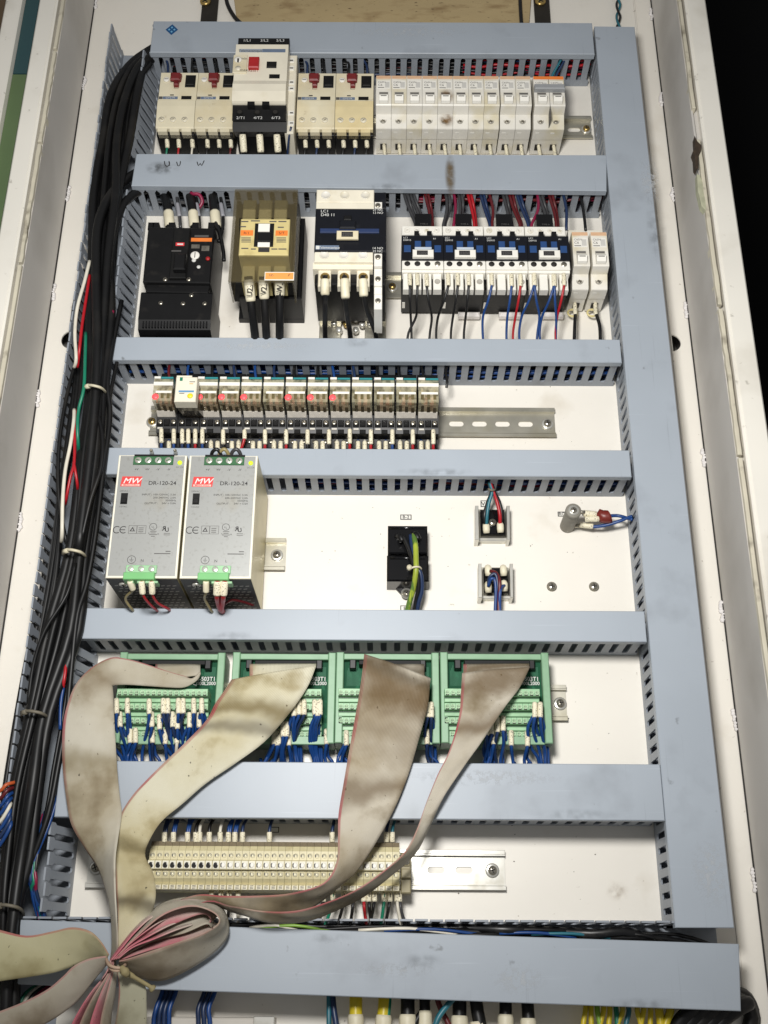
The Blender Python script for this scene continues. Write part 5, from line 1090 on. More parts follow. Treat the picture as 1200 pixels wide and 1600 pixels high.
# ================================================================ ribbon cables
def ribbon_mat(name, col, g1, g2, stains=()):
    m = bpy.data.materials.new(name); m.use_nodes = True; nt = m.node_tree; N = nt.nodes; L = nt.links; b = N['Principled BSDF']
    b.inputs['Roughness'].default_value = .58; b.inputs['Specular IOR Level'].default_value = .2
    uv = N.new('ShaderNodeUVMap'); uv.uv_map = 'UVMap'; sp = N.new('ShaderNodeSeparateXYZ'); L.new(uv.outputs[0], sp.inputs[0])
    mu = N.new('ShaderNodeMath'); mu.operation = 'MULTIPLY'; mu.inputs[1].default_value = 50 * 2 * pi; L.new(sp.outputs[0], mu.inputs[0])
    sn = N.new('ShaderNodeMath'); sn.operation = 'SINE'; L.new(mu.outputs[0], sn.inputs[0])
    st = N.new('ShaderNodeMapRange'); st.inputs[1].default_value = -1; st.inputs[2].default_value = -.2; st.inputs[3].default_value = .76; st.inputs[4].default_value = 1; L.new(sn.outputs[0], st.inputs[0])
    tc = N.new('ShaderNodeTexCoord')
    def noise(sc, src, det=5):
        n = N.new('ShaderNodeTexNoise'); n.inputs['Scale'].default_value = sc; n.inputs['Detail'].default_value = det; L.new(src, n.inputs['Vector']); return n.outputs['Fac']
    def mixc(fac, a, c, lo, hi, amt):
        r = N.new('ShaderNodeMapRange'); r.inputs[1].default_value = lo; r.inputs[2].default_value = hi; r.inputs[4].default_value = amt; L.new(fac, r.inputs[0])
        x = N.new('ShaderNodeMix'); x.data_type = 'RGBA'; L.new(r.outputs[0], x.inputs[0]); L.new(a, x.inputs[6]); x.inputs[7].default_value = rgb(c); return x.outputs[2]
    base = N.new('ShaderNodeRGB'); base.outputs[0].default_value = rgb(col); o = base.outputs[0]
    o = mixc(noise(11, tc.outputs['Object']), o, g1, .42, .62, .85); o = mixc(noise(22, tc.outputs['Object']), o, g2, .54, .72, .75)
    o = mixc(noise(260, tc.outputs['Object'], 2), o, (48, 44, 36), .72, .76, .8)
    ns = noise(16, tc.outputs['Object'])
    for y0, wd_, sc_, amt in stains:  # stains, and dark bands that paint shade in creases
        df = N.new('ShaderNodeMath'); df.operation = 'SUBTRACT'; L.new(sp.outputs[1], df.inputs[0]); df.inputs[1].default_value = y0
        wb = N.new('ShaderNodeMath'); wb.operation = 'MULTIPLY_ADD'; L.new(ns, wb.inputs[0]); wb.inputs[1].default_value = wd_ * 3.4; wb.inputs[2].default_value = -wd_ * 1.7
        ad = N.new('ShaderNodeMath'); ad.operation = 'ADD'; L.new(df.outputs[0], ad.inputs[0]); L.new(wb.outputs[0], ad.inputs[1])
        ab = N.new('ShaderNodeMath'); ab.operation = 'ABSOLUTE'; L.new(ad.outputs[0], ab.inputs[0])
        r = N.new('ShaderNodeMapRange'); r.interpolation_type = 'SMOOTHSTEP'; r.inputs[1].default_value = 0; r.inputs[2].default_value = wd_; r.inputs[3].default_value = amt; r.inputs[4].default_value = 0; L.new(ab.outputs[0], r.inputs[0])
        x = N.new('ShaderNodeMix'); x.data_type = 'RGBA'; L.new(r.outputs[0], x.inputs[0]); L.new(o, x.inputs[6]); x.inputs[7].default_value = rgb(sc_); o = x.outputs[2]
    wv = N.new('ShaderNodeMix'); wv.data_type = 'RGBA'; wv.blend_type = 'MULTIPLY'; wv.inputs[0].default_value = 1; L.new(o, wv.inputs[6]); L.new(st.outputs[0], wv.inputs[7]); o = wv.outputs[2]
    lt = N.new('ShaderNodeMath'); lt.operation = 'LESS_THAN'; lt.inputs[1].default_value = .05; L.new(sp.outputs[0], lt.inputs[0])
    nz = N.new('ShaderNodeMapRange'); nz.inputs[1].default_value = .35; nz.inputs[2].default_value = .6; nz.inputs[3].default_value = .75; nz.inputs[4].default_value = .15; L.new(noise(18, tc.outputs['Object']), nz.inputs[0])
    lm = N.new('ShaderNodeMath'); lm.operation = 'MULTIPLY'; L.new(lt.outputs[0], lm.inputs[0]); L.new(nz.outputs[0], lm.inputs[1])
    rd = N.new('ShaderNodeMix'); rd.data_type = 'RGBA'; L.new(lm.outputs[0], rd.inputs[0]); L.new(o, rd.inputs[6]); rd.inputs[7].default_value = rgb((172, 60, 80)); L.new(rd.outputs[2], b.inputs['Base Color'])
    bn = N.new('ShaderNodeBump'); bn.inputs['Strength'].default_value = .35; bn.inputs['Distance'].default_value = .0005; L.new(sn.outputs[0], bn.inputs['Height'])
    b2 = N.new('ShaderNodeBump'); b2.inputs['Strength'].default_value = .55; b2.inputs['Distance'].default_value = .006; L.new(noise(28, tc.outputs['Object'], 2), b2.inputs['Height']); L.new(bn.outputs[0], b2.inputs['Normal']); L.new(b2.outputs[0], b.inputs['Normal'])
    return m
OL, BR, DK = (112, 96, 54), (104, 84, 56), (70, 60, 44)
RIB1 = ribbon_mat('ribbon_grey', (196, 190, 174), (164, 152, 126), (112, 96, 66), [(.95, .4, BR, .5), (1.75, .3, OL, .5), (3.45, .3, DK, .85), (4.0, .5, DK, .6)])
RIB2 = ribbon_mat('ribbon_yellowed', (214, 209, 186), (190, 178, 138), (132, 114, 70), [(.36, .26, OL, .8), (.62, .13, DK, .6), (2.62, .16, DK, .75)])  # olive and dark stains; the last band paints the shade of the crease
RIB3 = ribbon_mat('ribbon_brownish', (200, 192, 175), (158, 142, 112), (102, 84, 54), [(.22, .3, BR, .85), (.1, .12, DK, .5), (.6, .5, BR, .45), (1.15, .2, BR, .7), (2.3, .25, DK, .6), (3.6, 1.0, DK, .85)])
RIB4 = ribbon_mat('ribbon_brown_grey', (198, 190, 174), (156, 142, 114), (104, 88, 58), [(.12, .22, BR, .8), (.52, .2, BR, .75), (2.6, .5, DK, .55), (3.9, 1.0, DK, .85)])
RIBL = ribbon_mat('ribbon_loop', (190, 183, 167), (164, 152, 132), (116, 102, 80), [(2.2, .4, BR, .4)])
RIBY = ribbon_mat('ribbon_end', (188, 182, 148), (172, 164, 124), (128, 116, 78))
RIBP = ribbon_mat('ribbon_pinkish', (196, 182, 170), (196, 120, 128), (190, 66, 96))
DUST = mat('ribbon_dust', (84, 72, 56), .95, var=.25, vs=180, bump=(500, .8))
def strip(mb, pairs, m, flip=False, nx=12, step=5, bulge=1.2, th=.9, crease=0):
    A_ = spline([Q(p[0], p[1], p[4]) for p in pairs], step); B_ = spline([Q(p[2], p[3], p[5] if len(p) > 5 else p[4]) for p in pairs], step)
    n = len(A_); rows = []; ln = 0; lens = []
    for i in range(n):
        if i: ln += ((A_[i] + B_[i]) / 2 - (A_[i - 1] + B_[i - 1]) / 2).length
        lens.append(ln)
        rows.append([A_[i].lerp(B_[i], j / nx) for j in range(nx + 1)])
    nor = []
    for i in range(n):
        r = []
        for j in range(nx + 1):
            du = rows[i][min(j + 1, nx)] - rows[i][max(j - 1, 0)]; dv = rows[min(i + 1, n - 1)][j] - rows[max(i - 1, 0)][j]
            k = du.cross(dv); k = k.normalized() if k.length > 1e-6 else Vector((0, 0, 1))
            if k.z < 0: k = -k
            r.append(k)
        nor.append(r)
    wid = [(B_[i] - A_[i]).length for i in range(n)]
    vs = []; uvs = []
    for side in (1, -1):
        for i in range(n):
            for j in range(nx + 1):
                s = j / nx; b = bulge * sin(pi * s) * (1 + .5 * sin(lens[i] * .045)) + crease * sin(lens[i] * .11 + s * 5) * sin(pi * s)
                p = rows[i][j] + nor[i][j] * (b + side * th / 2); vs.append(tuple(p)); uvs.append(((1 - s) if flip else s, lens[i] * .01))
    fs = []; N_ = n * (nx + 1); f = lambda s, i, j: s * N_ + i * (nx + 1) + j
    for i in range(n - 1):
        for j in range(nx):
            fs.append((f(0, i, j), f(0, i, j + 1), f(0, i + 1, j + 1), f(0, i + 1, j))); fs.append((f(1, i, j), f(1, i + 1, j), f(1, i + 1, j + 1), f(1, i, j + 1)))
        for j in (0, nx): fs.append((f(0, i, j), f(0, i + 1, j), f(1, i + 1, j), f(1, i, j)))
    for i in (0, n - 1):
        for j in range(nx): fs.append((f(0, i, j), f(1, i, j), f(1, i, j + 1), f(0, i, j + 1)))
    if mb.uv is None: mb.uv = []
    mb.add(vs, fs, m, True); mb.uv += uvs
    return mb
def ribbon(label, pairs, m, flat=None, **k):
    mb = strip(MB(), pairs, m, **k); og = tuple(sum(p[i] for p in mb.v) / len(mb.v) for i in range(3))
    o = tag(mb.build('ribbon_cable', None, og), label, 'ribbon cable', 'flat ribbon cables')
    if flat: strip(MB(), flat, m, bulge=.2, step=2).build('folded_end', o, og)
    return o
ribbon('grey ribbon cable folded at the top and hanging from the first green board', [(312, 1050, 314, 1053, 56), (300, 1060, 307, 1064, 58), (287, 1056, 288, 1074, 60), (263, 1049, 262, 1074, 61), (223, 1036, 232, 1072, 62), (195, 1029, 200, 1070, 64), (172, 1028, 177, 1071, 66, 64), (142, 1044, 176, 1074, 68, 64), (118, 1070, 177, 1083, 70, 64), (104, 1105, 178, 1112, 70, 66), (98, 1140, 180, 1150, 68, 68), (98, 1196, 183, 1200, 66, 70), (104, 1250, 187, 1244, 66, 72), (112, 1289, 190, 1272, 68, 74), (134, 1327, 184, 1312, 66, 84), (154, 1358, 180, 1342, 64, 94), (167, 1396, 180, 1388, 66, 100), (174, 1432, 182, 1430, 70, 100), (175, 1478, 184, 1475, 74, 92), (172, 1502, 181, 1500, 78, 84)], RIB1,
       [(243, 1038, 313, 1038, 45), (243, 1052, 313, 1046, 52), (246, 1064, 313, 1055, 55)])
ribbon('yellowed ribbon cable with an olive stain running down from the second green board', [(362, 1062, 494, 1040, 56), (350, 1080, 484, 1066, 60), (336, 1100, 470, 1090, 62), (322, 1126, 446, 1122, 63), (290, 1160, 412, 1160, 64), (256, 1192, 366, 1194, 64), (228, 1220, 322, 1224, 65), (208, 1242, 285, 1256, 67), (190, 1270, 252, 1284, 70), (182, 1300, 232, 1316, 74), (178, 1330, 227, 1338, 64), (180, 1360, 240, 1366, 72), (181, 1390, 243, 1404, 78), (184, 1430, 230, 1442, 84), (183, 1468, 203, 1474, 88), (176, 1500, 188, 1498, 84)], RIB2,
       [(390, 1038, 494, 1037, 45), (390, 1048, 494, 1041, 50), (390, 1060, 494, 1042, 54)])
r3 = ribbon('broad brownish ribbon cable covering most of the third green board', [(569, 1022, 673, 1060, 60), (566, 1050, 671, 1078, 66), (560, 1091, 668, 1104, 66), (548, 1159, 656, 1149, 64), (538, 1217, 638, 1210, 63), (529, 1272, 616, 1264, 64), (528, 1310, 590, 1312, 70, 62), (526, 1347, 560, 1358, 80, 60), (506, 1380, 530, 1386, 86, 58), (455, 1396, 484, 1420, 84, 62), (400, 1400, 436, 1433, 80, 64), (350, 1400, 386, 1431, 78, 66), (304, 1399, 338, 1418, 78, 66), (255, 1422, 270, 1432, 80, 72), (188, 1490, 198, 1492, 86, 80)], RIB3,
       [(585, 1038, 663, 1038, 45), (585, 1046, 663, 1047, 50), (585, 1056, 663, 1056, 56)], crease=.5)
ribbon('greyish brown ribbon cable narrowing away from the last green board', [(722, 1052, 828, 1042, 56), (720, 1085, 812, 1074, 62), (717, 1120, 788, 1106, 66), (702, 1173, 752, 1160, 68), (683, 1212, 722, 1202, 68), (664, 1260, 693, 1246, 70), (651, 1297, 670, 1294, 76, 60), (633, 1331, 648, 1335, 86, 58), (596, 1364, 610, 1369, 90, 60), (554, 1392, 568, 1401, 92, 64), (506, 1412, 524, 1423, 92, 66), (460, 1424, 480, 1439, 90, 68), (410, 1424, 425, 1442, 88, 68), (360, 1416, 372, 1428, 86, 70), (310, 1412, 318, 1420, 84, 74), (200, 1485, 206, 1490, 84, 80)], RIB4,
       [(724, 1038, 827, 1037, 45), (724, 1046, 827, 1040, 50), (724, 1054, 827, 1043, 55)], crease=.8, flip=False)
# the knot: spare lengths coiled and tied
loop = [(184, 1494, 179, 1490), (222, 1456, 214, 1446), (258, 1428, 252, 1412), (300, 1416, 298, 1402), (334, 1426, 342, 1414), (342, 1442, 357, 1442), (318, 1458, 352, 1470), (280, 1472, 316, 1502), (240, 1485, 258, 1531), (205, 1497, 212, 1526), (186, 1502, 185, 1510)]
for k, (s, l) in enumerate(((1, 'outermost coil of spare ribbon cable looping out of the knot'),)):
    pr = []
    for i, (a, b, c, d) in enumerate(loop):
        f = lambda x, y: (183 + (x - 183) * s + k * 1.5, 1498 + (y - 1498) * s - k * 4.0)
        if k and 5 < i < 10: c, d = a + (c - a) * .5, b + (d - b) * .5
        pr.append((*f(a, b), *f(c, d), 100 - k * 2 - (0 if 3 < i else 0), 66 + k * 3))
    ribbon(l, pr, RIBL if k == 0 else RIBP, bulge=1.0, nx=10, crease=.8)
for k, (l, pr) in enumerate((('flattened turn of ribbon cable along the top of the loop', [(184, 1491, 185, 1494, 92, 96), (214, 1448, 226, 1462, 80, 92), (254, 1414, 270, 1444, 78, 90), (300, 1405, 316, 1428, 78, 88), (330, 1414, 330, 1438, 76, 84), (340, 1432, 322, 1446, 74, 80)]),
                           ('folded turn of ribbon cable filling the middle of the loop', [(185, 1494, 187, 1497, 90, 95), (226, 1460, 236, 1472, 78, 90), (272, 1440, 288, 1458, 74, 88), (312, 1428, 322, 1444, 74, 86), (334, 1436, 330, 1450, 72, 80)]),
                           ('narrow turn of ribbon cable along the bottom of the loop', [(186, 1496, 188, 1500, 88, 94), (236, 1470, 244, 1482, 74, 88), (288, 1455, 298, 1470, 72, 86), (322, 1442, 330, 1456, 70, 82), (342, 1444, 340, 1458, 70, 78)]))):
    ribbon(l, pr, (RIBP, RIBL, RIBP)[k], bulge=1.4, nx=10, crease=1.0, flip=(k != 1))
for k in range(4):
    d = k * 3.6; e = k * 10
    ribbon('%s pink edged strand of ribbon fanning up out of the knot' % ORD[k], [(172 + d, 1500 - k, 174 + d, 1501 - k, 92, 99), (186 + d * 1.6, 1480 - k * .5, 190 + d * 1.6, 1482 - k * .5, 86, 100), (204 + e, 1456 + k * 3, 209 + e, 1459 + k * 3, 82, 99), (226 + e * 1.5, 1434 + k * 5, 231 + e * 1.5, 1438 + k * 5, 78, 94), (246 + e * 1.7, 1422 + k * 6, 250 + e * 1.7, 1427 + k * 6, 72, 86)], RIBP, nx=6, bulge=.4)
ribbon('yellowish ribbon cable leaving the knot above its grey mate', [(-70, 1440, -70, 1545, 84), (-30, 1446, -30, 1540, 84), (0, 1453, 0, 1533, 84), (42, 1462, 42, 1527, 84), (83, 1455, 83, 1520, 86, 84), (112, 1449, 108, 1512, 92, 84), (140, 1455, 132, 1502, 98, 84), (158, 1472, 152, 1496, 100, 86), (170, 1492, 168, 1500, 96, 88)], RIBY)
ribbon('grey ribbon cable leaving the knot below its yellowish mate', [(168, 1494, 168, 1506, 94, 84), (140, 1498, 148, 1530, 96, 82), (116, 1509, 128, 1556, 96, 80), (98, 1526, 112, 1572, 94, 80), (74, 1546, 84, 1592, 92, 78), (40, 1564, 46, 1612, 90, 78), (0, 1580, 0, 1634, 88, 78), (-60, 1600, -60, 1660, 88, 78)], RIBL, flip=False)
for k, (a, b, c, d) in enumerate(((-11, -5, -74, -60), (-8, -1, -60, -40), (-5, 2, -42, -22), (-1, 5, -24, -8))):
    ribbon('%s pink edged ribbon cable dropping from the knot, seen edge on' % ORD[k], [(178 + a * .4, 1500, 178 + b * .4, 1500, 98 - k, 84), (176 + a, 1522, 177 + b, 1522, 98 - k * 2, 80), (176 + a + c * .35, 1555, 177 + b + d * .38, 1556, 96 - k * 2, 76), (178 + c * .85, 1595, 180 + d * .85, 1596, 94 - k * 2, 72), (180 + c * 1.2, 1650, 184 + d * 1.2, 1650, 94 - k * 2, 72)], RIBP if k % 2 == 0 else RIBL, nx=6)
ribbon('wide greenish grey ribbon cable hanging straight down from the knot', [(182, 1508, 188, 1504, 86), (184, 1524, 206, 1520, 84), (186, 1545, 226, 1538, 84), (184, 1575, 229, 1570, 82), (178, 1610, 229, 1608, 80), (172, 1650, 228, 1650, 80)], ribbon_mat('ribbon_greenish', (176, 173, 150), (158, 154, 130), (116, 108, 84)))
og = Q(182, 1506, 100); t = thing('cord_tie', 'tan cord cinching all the ribbon cables into one knot', 'cable tie', og)
m = MB(); m.tube([Q(166, 1498, 92), Q(171, 1508, 103), Q(181, 1512, 106), Q(190, 1512, 104), Q(196, 1507, 94)], 1.3, mat('tie_tan', (176, 150, 128), .6), 8, 4); m.tube([Q(166, 1503, 92), Q(174, 1515, 103), Q(186, 1517, 105), Q(196, 1512, 94)], 1.0, mat('tie_tan', (176, 150, 128), .6), 8, 4); m.build('band', t, og)
m = MB(); m.tube([Q(190, 1516, 100), Q(198, 1520, 98), Q(215, 1530, 94), Q(232, 1540, 90), Q(240, 1546, 88)], [2.6, 2.2, 1.6, 1.6, 3], mat('tan_cord', (146, 134, 96), .7, var=.15, vs=120), 8, 4); m.build('tail', t, og)
m = MB(); m.tube([Q(190, 1512, 104), Q(194, 1517, 105), Q(199, 1523, 102)], [2.6, 3.6, 2.8], mat('tan_cord', (146, 134, 96)), 10, 3); m.build('knot', t, og)

# ================================================================ cream terminal blocks
random.seed(9)
N_TB = 35; UA = PU(231, 1350, 45); UZ = PU(624.5, 1350, 45); tp = (UZ - UA) / N_TB
def tblock(u, label, scrib=False):
    og = (u, 95.5, 0); yv = lambda y, w: PV(y, w, 430); h = tp / 2 - .1
    t = thing('terminal_block', label, 'terminal block', og, 'cream terminal blocks in one strip')
    pts = [(yv(1316, 36), 8), (yv(1316, 36), 35), (yv(1317, 36), 36), (yv(1322.5, 38), 38), (yv(1330, 41), 41), (yv(1344, 42), 42), (yv(1345, 46), 46), (yv(1359, 46), 46), (yv(1360, 42), 42), (yv(1373, 41), 41), (yv(1381, 38), 38), (yv(1382, 40), 40), (yv(1391, 38), 38), (yv(1393, 30), 26), (yv(1393, 30), 8)]
    MB().prof(pts, u - h, u + h, TBC).build('body', t, og)
    m = MB(); m.prof([(yv(1315.5, 36), 20), (yv(1315.5, 36.4), 36.5), (yv(1322.3, 38.4), 38.5), (yv(1322.3, 38.4), 37.2)], u - h, u + h, TBTOP); m.build('dust_cap', t, og)
    m = MB(); m.box(u - h * .86, u + h * .86, yv(1358, 46), yv(1346, 46), 46, 46.7, mat('marker_white', (228, 224, 206), .5, var=.04, rnd=.05)); m.lathe((u - .2, yv(1352, 46.7), 46.7), [(2.3, 0), (2.1, .5), (1.5, .5)], WHITE, n=12)
    m.build('marker', t, og)
    m = MB(); a = random.uniform(0, 6); cy = yv(1352, 47)
    if scrib:
        for j in range(5): m.lathe((u - .3 + random.uniform(-.6, .6), cy + random.uniform(-1, 1), 47.2), [(1.9 - j * .2, 0), (1.9 - j * .2, .06), (1.5 - j * .2, .06)], PRINT, n=10)
        m.build('pen_scribble', t, og)
    else:
        m.slab([(u - 2.4, cy - 1.4), (u - 1.2, cy - 2.1), (u - 1.0, cy - 1.4), (u - 1.4, cy), (u - 1.0, cy + 1.5), (u - 1.3, cy + 2.1), (u - 2.5, cy + 1.2)], 47.15, 47.25, PRINTG); m.build('marker_print', t, og)
    for y, w in ((1337, 41.5), (1365.5, 41.6)):
        m = MB(); m.lathe((u - .2, yv(y, w), w - .4), [(2.2, 0), (2.2, 1.0), (1.8, 1.0), (1.7, .5)], mat('pale_screw', (222, 216, 190), .4, .2, var=.15, vs=200), n=12); m.slab([(u - 2.1, yv(y, w) - 1), (u - 1.4, yv(y, w) - 1.6), (u - 1.2, yv(y, w)), (u - 1.6, yv(y, w) + 1.4), (u - 2.2, yv(y, w) + .6)], w + .62, w + .72, PRINTG); m.build('terminal_screw', t, og)
    m = MB(); m.box(u - h * .85, u + h * .85, yv(1390.5, 40), yv(1383.5, 40), 39, 40.6, SLEEVEP); m.build('number_label', t, og)
    m = MB()
    for j in range(3): a = yv(1389.5 - j * 2.2, 40.7); m.slab([(u - 1.6, a), (u + 1.5, a + .4), (u + 1.6, a + .8), (u - 1.5, a + .5)], 40.62, 40.7, PRINT)
    m.build('number_print', t, og)
    return t
tb1 = tblock(UA + tp * .5, 'first cream terminal block beside the yellowed ribbon cable, scribbled over', True)
tb2 = None
for k in range(1, N_TB):
    l = '%s cream terminal block of the strip, counted from the yellowed ribbon cable' % ORD[k]
    if k < 10: l = '%s cream terminal block from the yellowed ribbon, its marker scribbled black' % ORD[k]; dup(tb1, (UA + tp * (k + .5), 95.5, 0), l)
    elif tb2 is None: tb2 = tblock(UA + tp * (k + .5), l)
    else: dup(tb2, (UA + tp * (k + .5), 95.5, 0), l)
og = (PU(634, 1362, 30), 95.5, 0); t = thing('end_clamp', 'grey cream end clamp closing the strip of terminal blocks', 'end clamp', og)
CL = mat('end_clamp_plastic', (150, 140, 108), .5, var=.1, vs=60)
m = MB(); m.pbox(626, 1332, 642, 1396, 8, 32, CL, 1); m.build('body', t, og)
m = MB(); m.pbox(627, 1357, 642.5, 1372, 32, 37, CL, .8); m.pbox(629, 1340, 640, 1353, 32, 34, CL, .5); m.build('screw_housing', t, og)
m = MB(); m.screw(Q(635, 1346, 34), 3, SCREW, '-', 1); m.build('screw', t, og)
for k, (x, c) in enumerate(((257, WNB), (271, WB), (293, WB), (306, WK), (312, WW), (327, WK), (344, WW), (357, WB), (367, WB), (379, WNB), (421, WNB), (519, WNB), (604, WNB), (613, WTL))):
    for j in range(2 if k in (0, 1, 2, 7, 8) else 1):
        wire('%s %swire dropping from the wide trunking into the cream terminal blocks' % (ORD[k], 'doubled ' if j else 'sleeved '), [(x + 6 + j * 4 + random.uniform(-3, 6), 1276, 30), (x + 2 + j * 3, 1288, 34), (x + j * 2.5, 1300, 36), (x, 1318, 34)], 1.5, c, 'wires above the cream terminal blocks', [((x, 1300, 37), (x, 1316, 36), 2.5)] if j == 0 else ())
for k, (x, c, dx) in enumerate(((330, WW, 2), (345, WK, 0), (358, WK, -2), (372, WW, 0), (505, WK, -6), (520, WGN, -10), (537, WK, -8), (552, WK, -4), (568, WR, 4), (576, WK, 4), (585, WK, -6), (600, WGN, -4), (609, WK, -6), (620, WW, 6), (624, WG, 8))):
    wire('%s wire leaving the underside of the cream terminal blocks' % ORD[k], [(x, 1390, 24), (x + .5, 1402, 30), (x + dx * .3, 1420, 30), (x + dx, 1440, 40), (x + dx * 1.8, 1462, 36)], 1.5, c, 'wires under the cream terminal blocks', [((x, 1393, 26), (x + .4, 1409, 31), 2.4)])

# ================================================================ cables along the bottom
random.seed(14)
for k in range(9):
    x0 = (150, 330, 380, 420, 480, 520, 600, 640, 700)[k]; x1 = 1000 + random.uniform(-40, 60); pts = []
    for i in range(7):
        f = i / 6; x = x0 + (x1 - x0) * f; y = 1446 + (x - 400) * .022 + random.uniform(-4, 5) + (6 if k % 2 else 0); pts.append((x, y, 40 + random.uniform(-8, 8)))
    pts.append((x1 + 70, 1478 + k * 3, 22)); wire('%s black cable lying in the gap above the skewed trunking cover' % ORD[k], pts, (2.4, 3.4, 1.7, 3, 1.5, 2.6, 4, 2, 3.4)[k], CABLEK if k % 3 else WK, 'black cables in the lowest trunking', cat='cable', name='cable')
for k, (x0, x1, c) in enumerate(((390, 470, WW), (400, 520, WLG), (600, 760, WB), (780, 900, WB), (830, 960, WTL), (560, 720, WW))):
    wire('%s wire peeping between the black cables above the skewed cover' % ORD[k], [(x0, 1450 + (x0 - 400) * .022, 46), ((x0 + x1) / 2, 1446 + (x0 - 400) * .03, 48), (x1, 1454 + (x1 - 400) * .022, 44)], 1.4, c, 'coloured wires in the lowest trunking')
BT = [(514, WTL, 2.2, 0, 0), (522, WNB, 2.6, 4, 0), (556, WY, 5.6, 0, 1585), (600, WY, 5.6, -3, 1586), (637, CABLEK, 6.0, 0, 1585), (660, CABLEK, 3, -16, 0), (664, CABLEK, 4.6, 1, 1579), (690, WDR, 2.4, 14, 0), (718, CABLEK, 6, 0, 1587), (746, CABLEK, 5.6, 5, 1596), (790, CABLEK, 5.4, 0, 1585), (825, CABLEK, 5.4, 2, 1591)]
for k, (x, c, r, dx, ys) in enumerate(BT):
    l = ['teal wire beside the first thick yellow cable under the lowest trunking', 'dark blue wire beside the first thick yellow cable under the lowest trunking', 'thick yellow cable under the lowest trunking, nearer the ribbon knot', 'second thick yellow cable under the lowest trunking, edged with green', 'thick black cable right after the yellow ones under the lowest trunking', 'thin black cable looping under the lowest trunking', 'black cable with a printed sleeve under the lowest trunking', 'brown red wire crossing under the lowest trunking', 'thick black cable behind the teal wire under the lowest trunking', 'leaning black cable in the middle under the lowest trunking', 'second last thick black cable under the lowest trunking', 'last thick black cable under the lowest trunking before the yellow bunch'][k]
    wire(l, [(x - dx, 1530, 22), (x - dx * .6, 1555, 24), (x, 1580, 26), (x + dx, 1610, 28), (x + dx, 1660, 28)], r, c, None, [((x + dx * .1, ys, 26.5), (x + dx, 1640, 28), r + 1.5)] if ys else (), cat='cable', name='cable', n=12, sm=SLEEVEP)
wire('green stripe wire hugging the second thick yellow cable', [(608, 1545, 24), (607, 1570, 27), (604, 1600, 29), (602, 1640, 30)], 2.6, WGN, None)
wire('teal wire slanting across the black cables under the lowest trunking', [(716, 1552, 36), (700, 1570, 40), (684, 1592, 42), (676, 1620, 42)], 2.6, WTL, None)
for k in range(13):
    x = (916, 924, 933, 942, 951, 960, 969, 978, 997, 1006, 1016, 1028, 1044)[k]; c = [WY, WY, WLG, WY, WY, WGN, WY, WTL][k % 8] if k < 10 else WY
    f = (930 if k < 8 else 1010)
    wire('%s yellow or green wire of the bunches under the far end of the lowest trunking' % ORD[k], [(x, 1560, 20), (x + (f - x) * -.1, 1580, 26), (x + (k % 3 - 1) * 5, 1605, 28), (x + (k % 3 - 1) * 8, 1660, 28)], 3.6 if k in (11, 12) else 2.3, c, 'yellow and green wires under the lowest trunking')
for k in range(5):
    wire('%s black cable curling under the corner of the lowest trunking' % ORD[k], [(1045 + k * 14, 1650, 20), (1060 + k * 16, 1600, 26), (1085 + k * 17, 1576, 30), (1120 + k * 12, 1560 + k * 2, 22), (1160, 1555 + k * 4, 4), (1178 - k, 1590, -6 + k * 3), (1172 - k * 3, 1640, 2)], 6.5, CABLEK, 'black cables under the trunking corner', cat='cable', name='cable', n=10)
for k, x in enumerate((250, 257, 264, 271, 316, 324, 332)):
    wire('%s navy wire curving under the trunking beside the ribbon knot' % ORD[k], [(x + 8, 1530, 20), (x + 3, 1552, 24), (x - 6, 1576, 28), (x - 10 + k, 1600, 28), (x - 8, 1650, 28)], 2.1, WNB if k % 3 else WB, 'navy wires beside the ribbon knot')
t_ = MB(); t_.pbox(225, 1590, 428, 1640, 1.2, 20, mat('gland_plate_paint', (206, 200, 190), .5, var=.04, vs=40), 1.2); t_.pbox(395, 1588, 428, 1640, 20.2, 24, ZINC2, .6); one('gland_plate', t_, 'cream plate with a steel edge under the ribbon knot', 'plate')
for k in range(7):
    wire('%s coloured wire under the grey ribbon cable beside the lowest trunking' % ORD[k], [(20 + k * 4, 1620, 30), (28 + k * 5, 1580, 36), (40 + k * 7, 1553, 34), (66 + k * 8, 1536, 26)], 2.0, [WGN, WW, WK, WMG, WGN, WK, WNB][k], 'coloured wires behind the grey ribbon cable')
# ================================================================ black cable bundle in the open trunking
random.seed(31)
CP = [(238, 84, 36), (212, 104, 40), (192, 150, 42), (178, 220, 42), (168, 300, 42), (160, 400, 44), (157, 500, 46), (149, 604, 48), (138, 720, 46), (120, 862, 46), (96, 985, 46), (62, 1112, 48), (40, 1230, 46), (24, 1340, 44), (14, 1420, 44), (8, 1540, 40), (2, 1660, 36)]
HWD = [4, 12, 18, 20, 20, 16, 15, 13, 16, 15, 24, 20, 24, 20, 15, 14, 14]
n_ = 0
def cable(label, pts, r, m=None, grp='black cables of the bundle', n=10): wire(label, pts, r, m or CABLEK, grp, cat='cable', name='cable', n=n)
for k in range(15):
    a = -1 + 2 * ((k * 7) % 15) / 14; b = random.uniform(-18, 20); r = random.choice([3.0, 3.6, 4.4, 5.0, 3.4]); pts = []
    for i, (x, y, w) in enumerate(CP):
        ti = 1 if i not in (7, 9, 11) else .85
        if i == 0: pts.append((266, 68 + a * 8, max(8, 30 + b * .4)))
        pts.append((x + a * HWD[i] * ti + random.uniform(-1, 1) * (4.5 if ti == 1 and i > 1 else 1.5), y + (0 if i else a * 6), max(7, w + b * (1 if i > 1 else .4) * ti + random.uniform(-3, 3))))
    cable('%s black cable of the thick bundle in the open trunking' % ORD[k], pts, r)
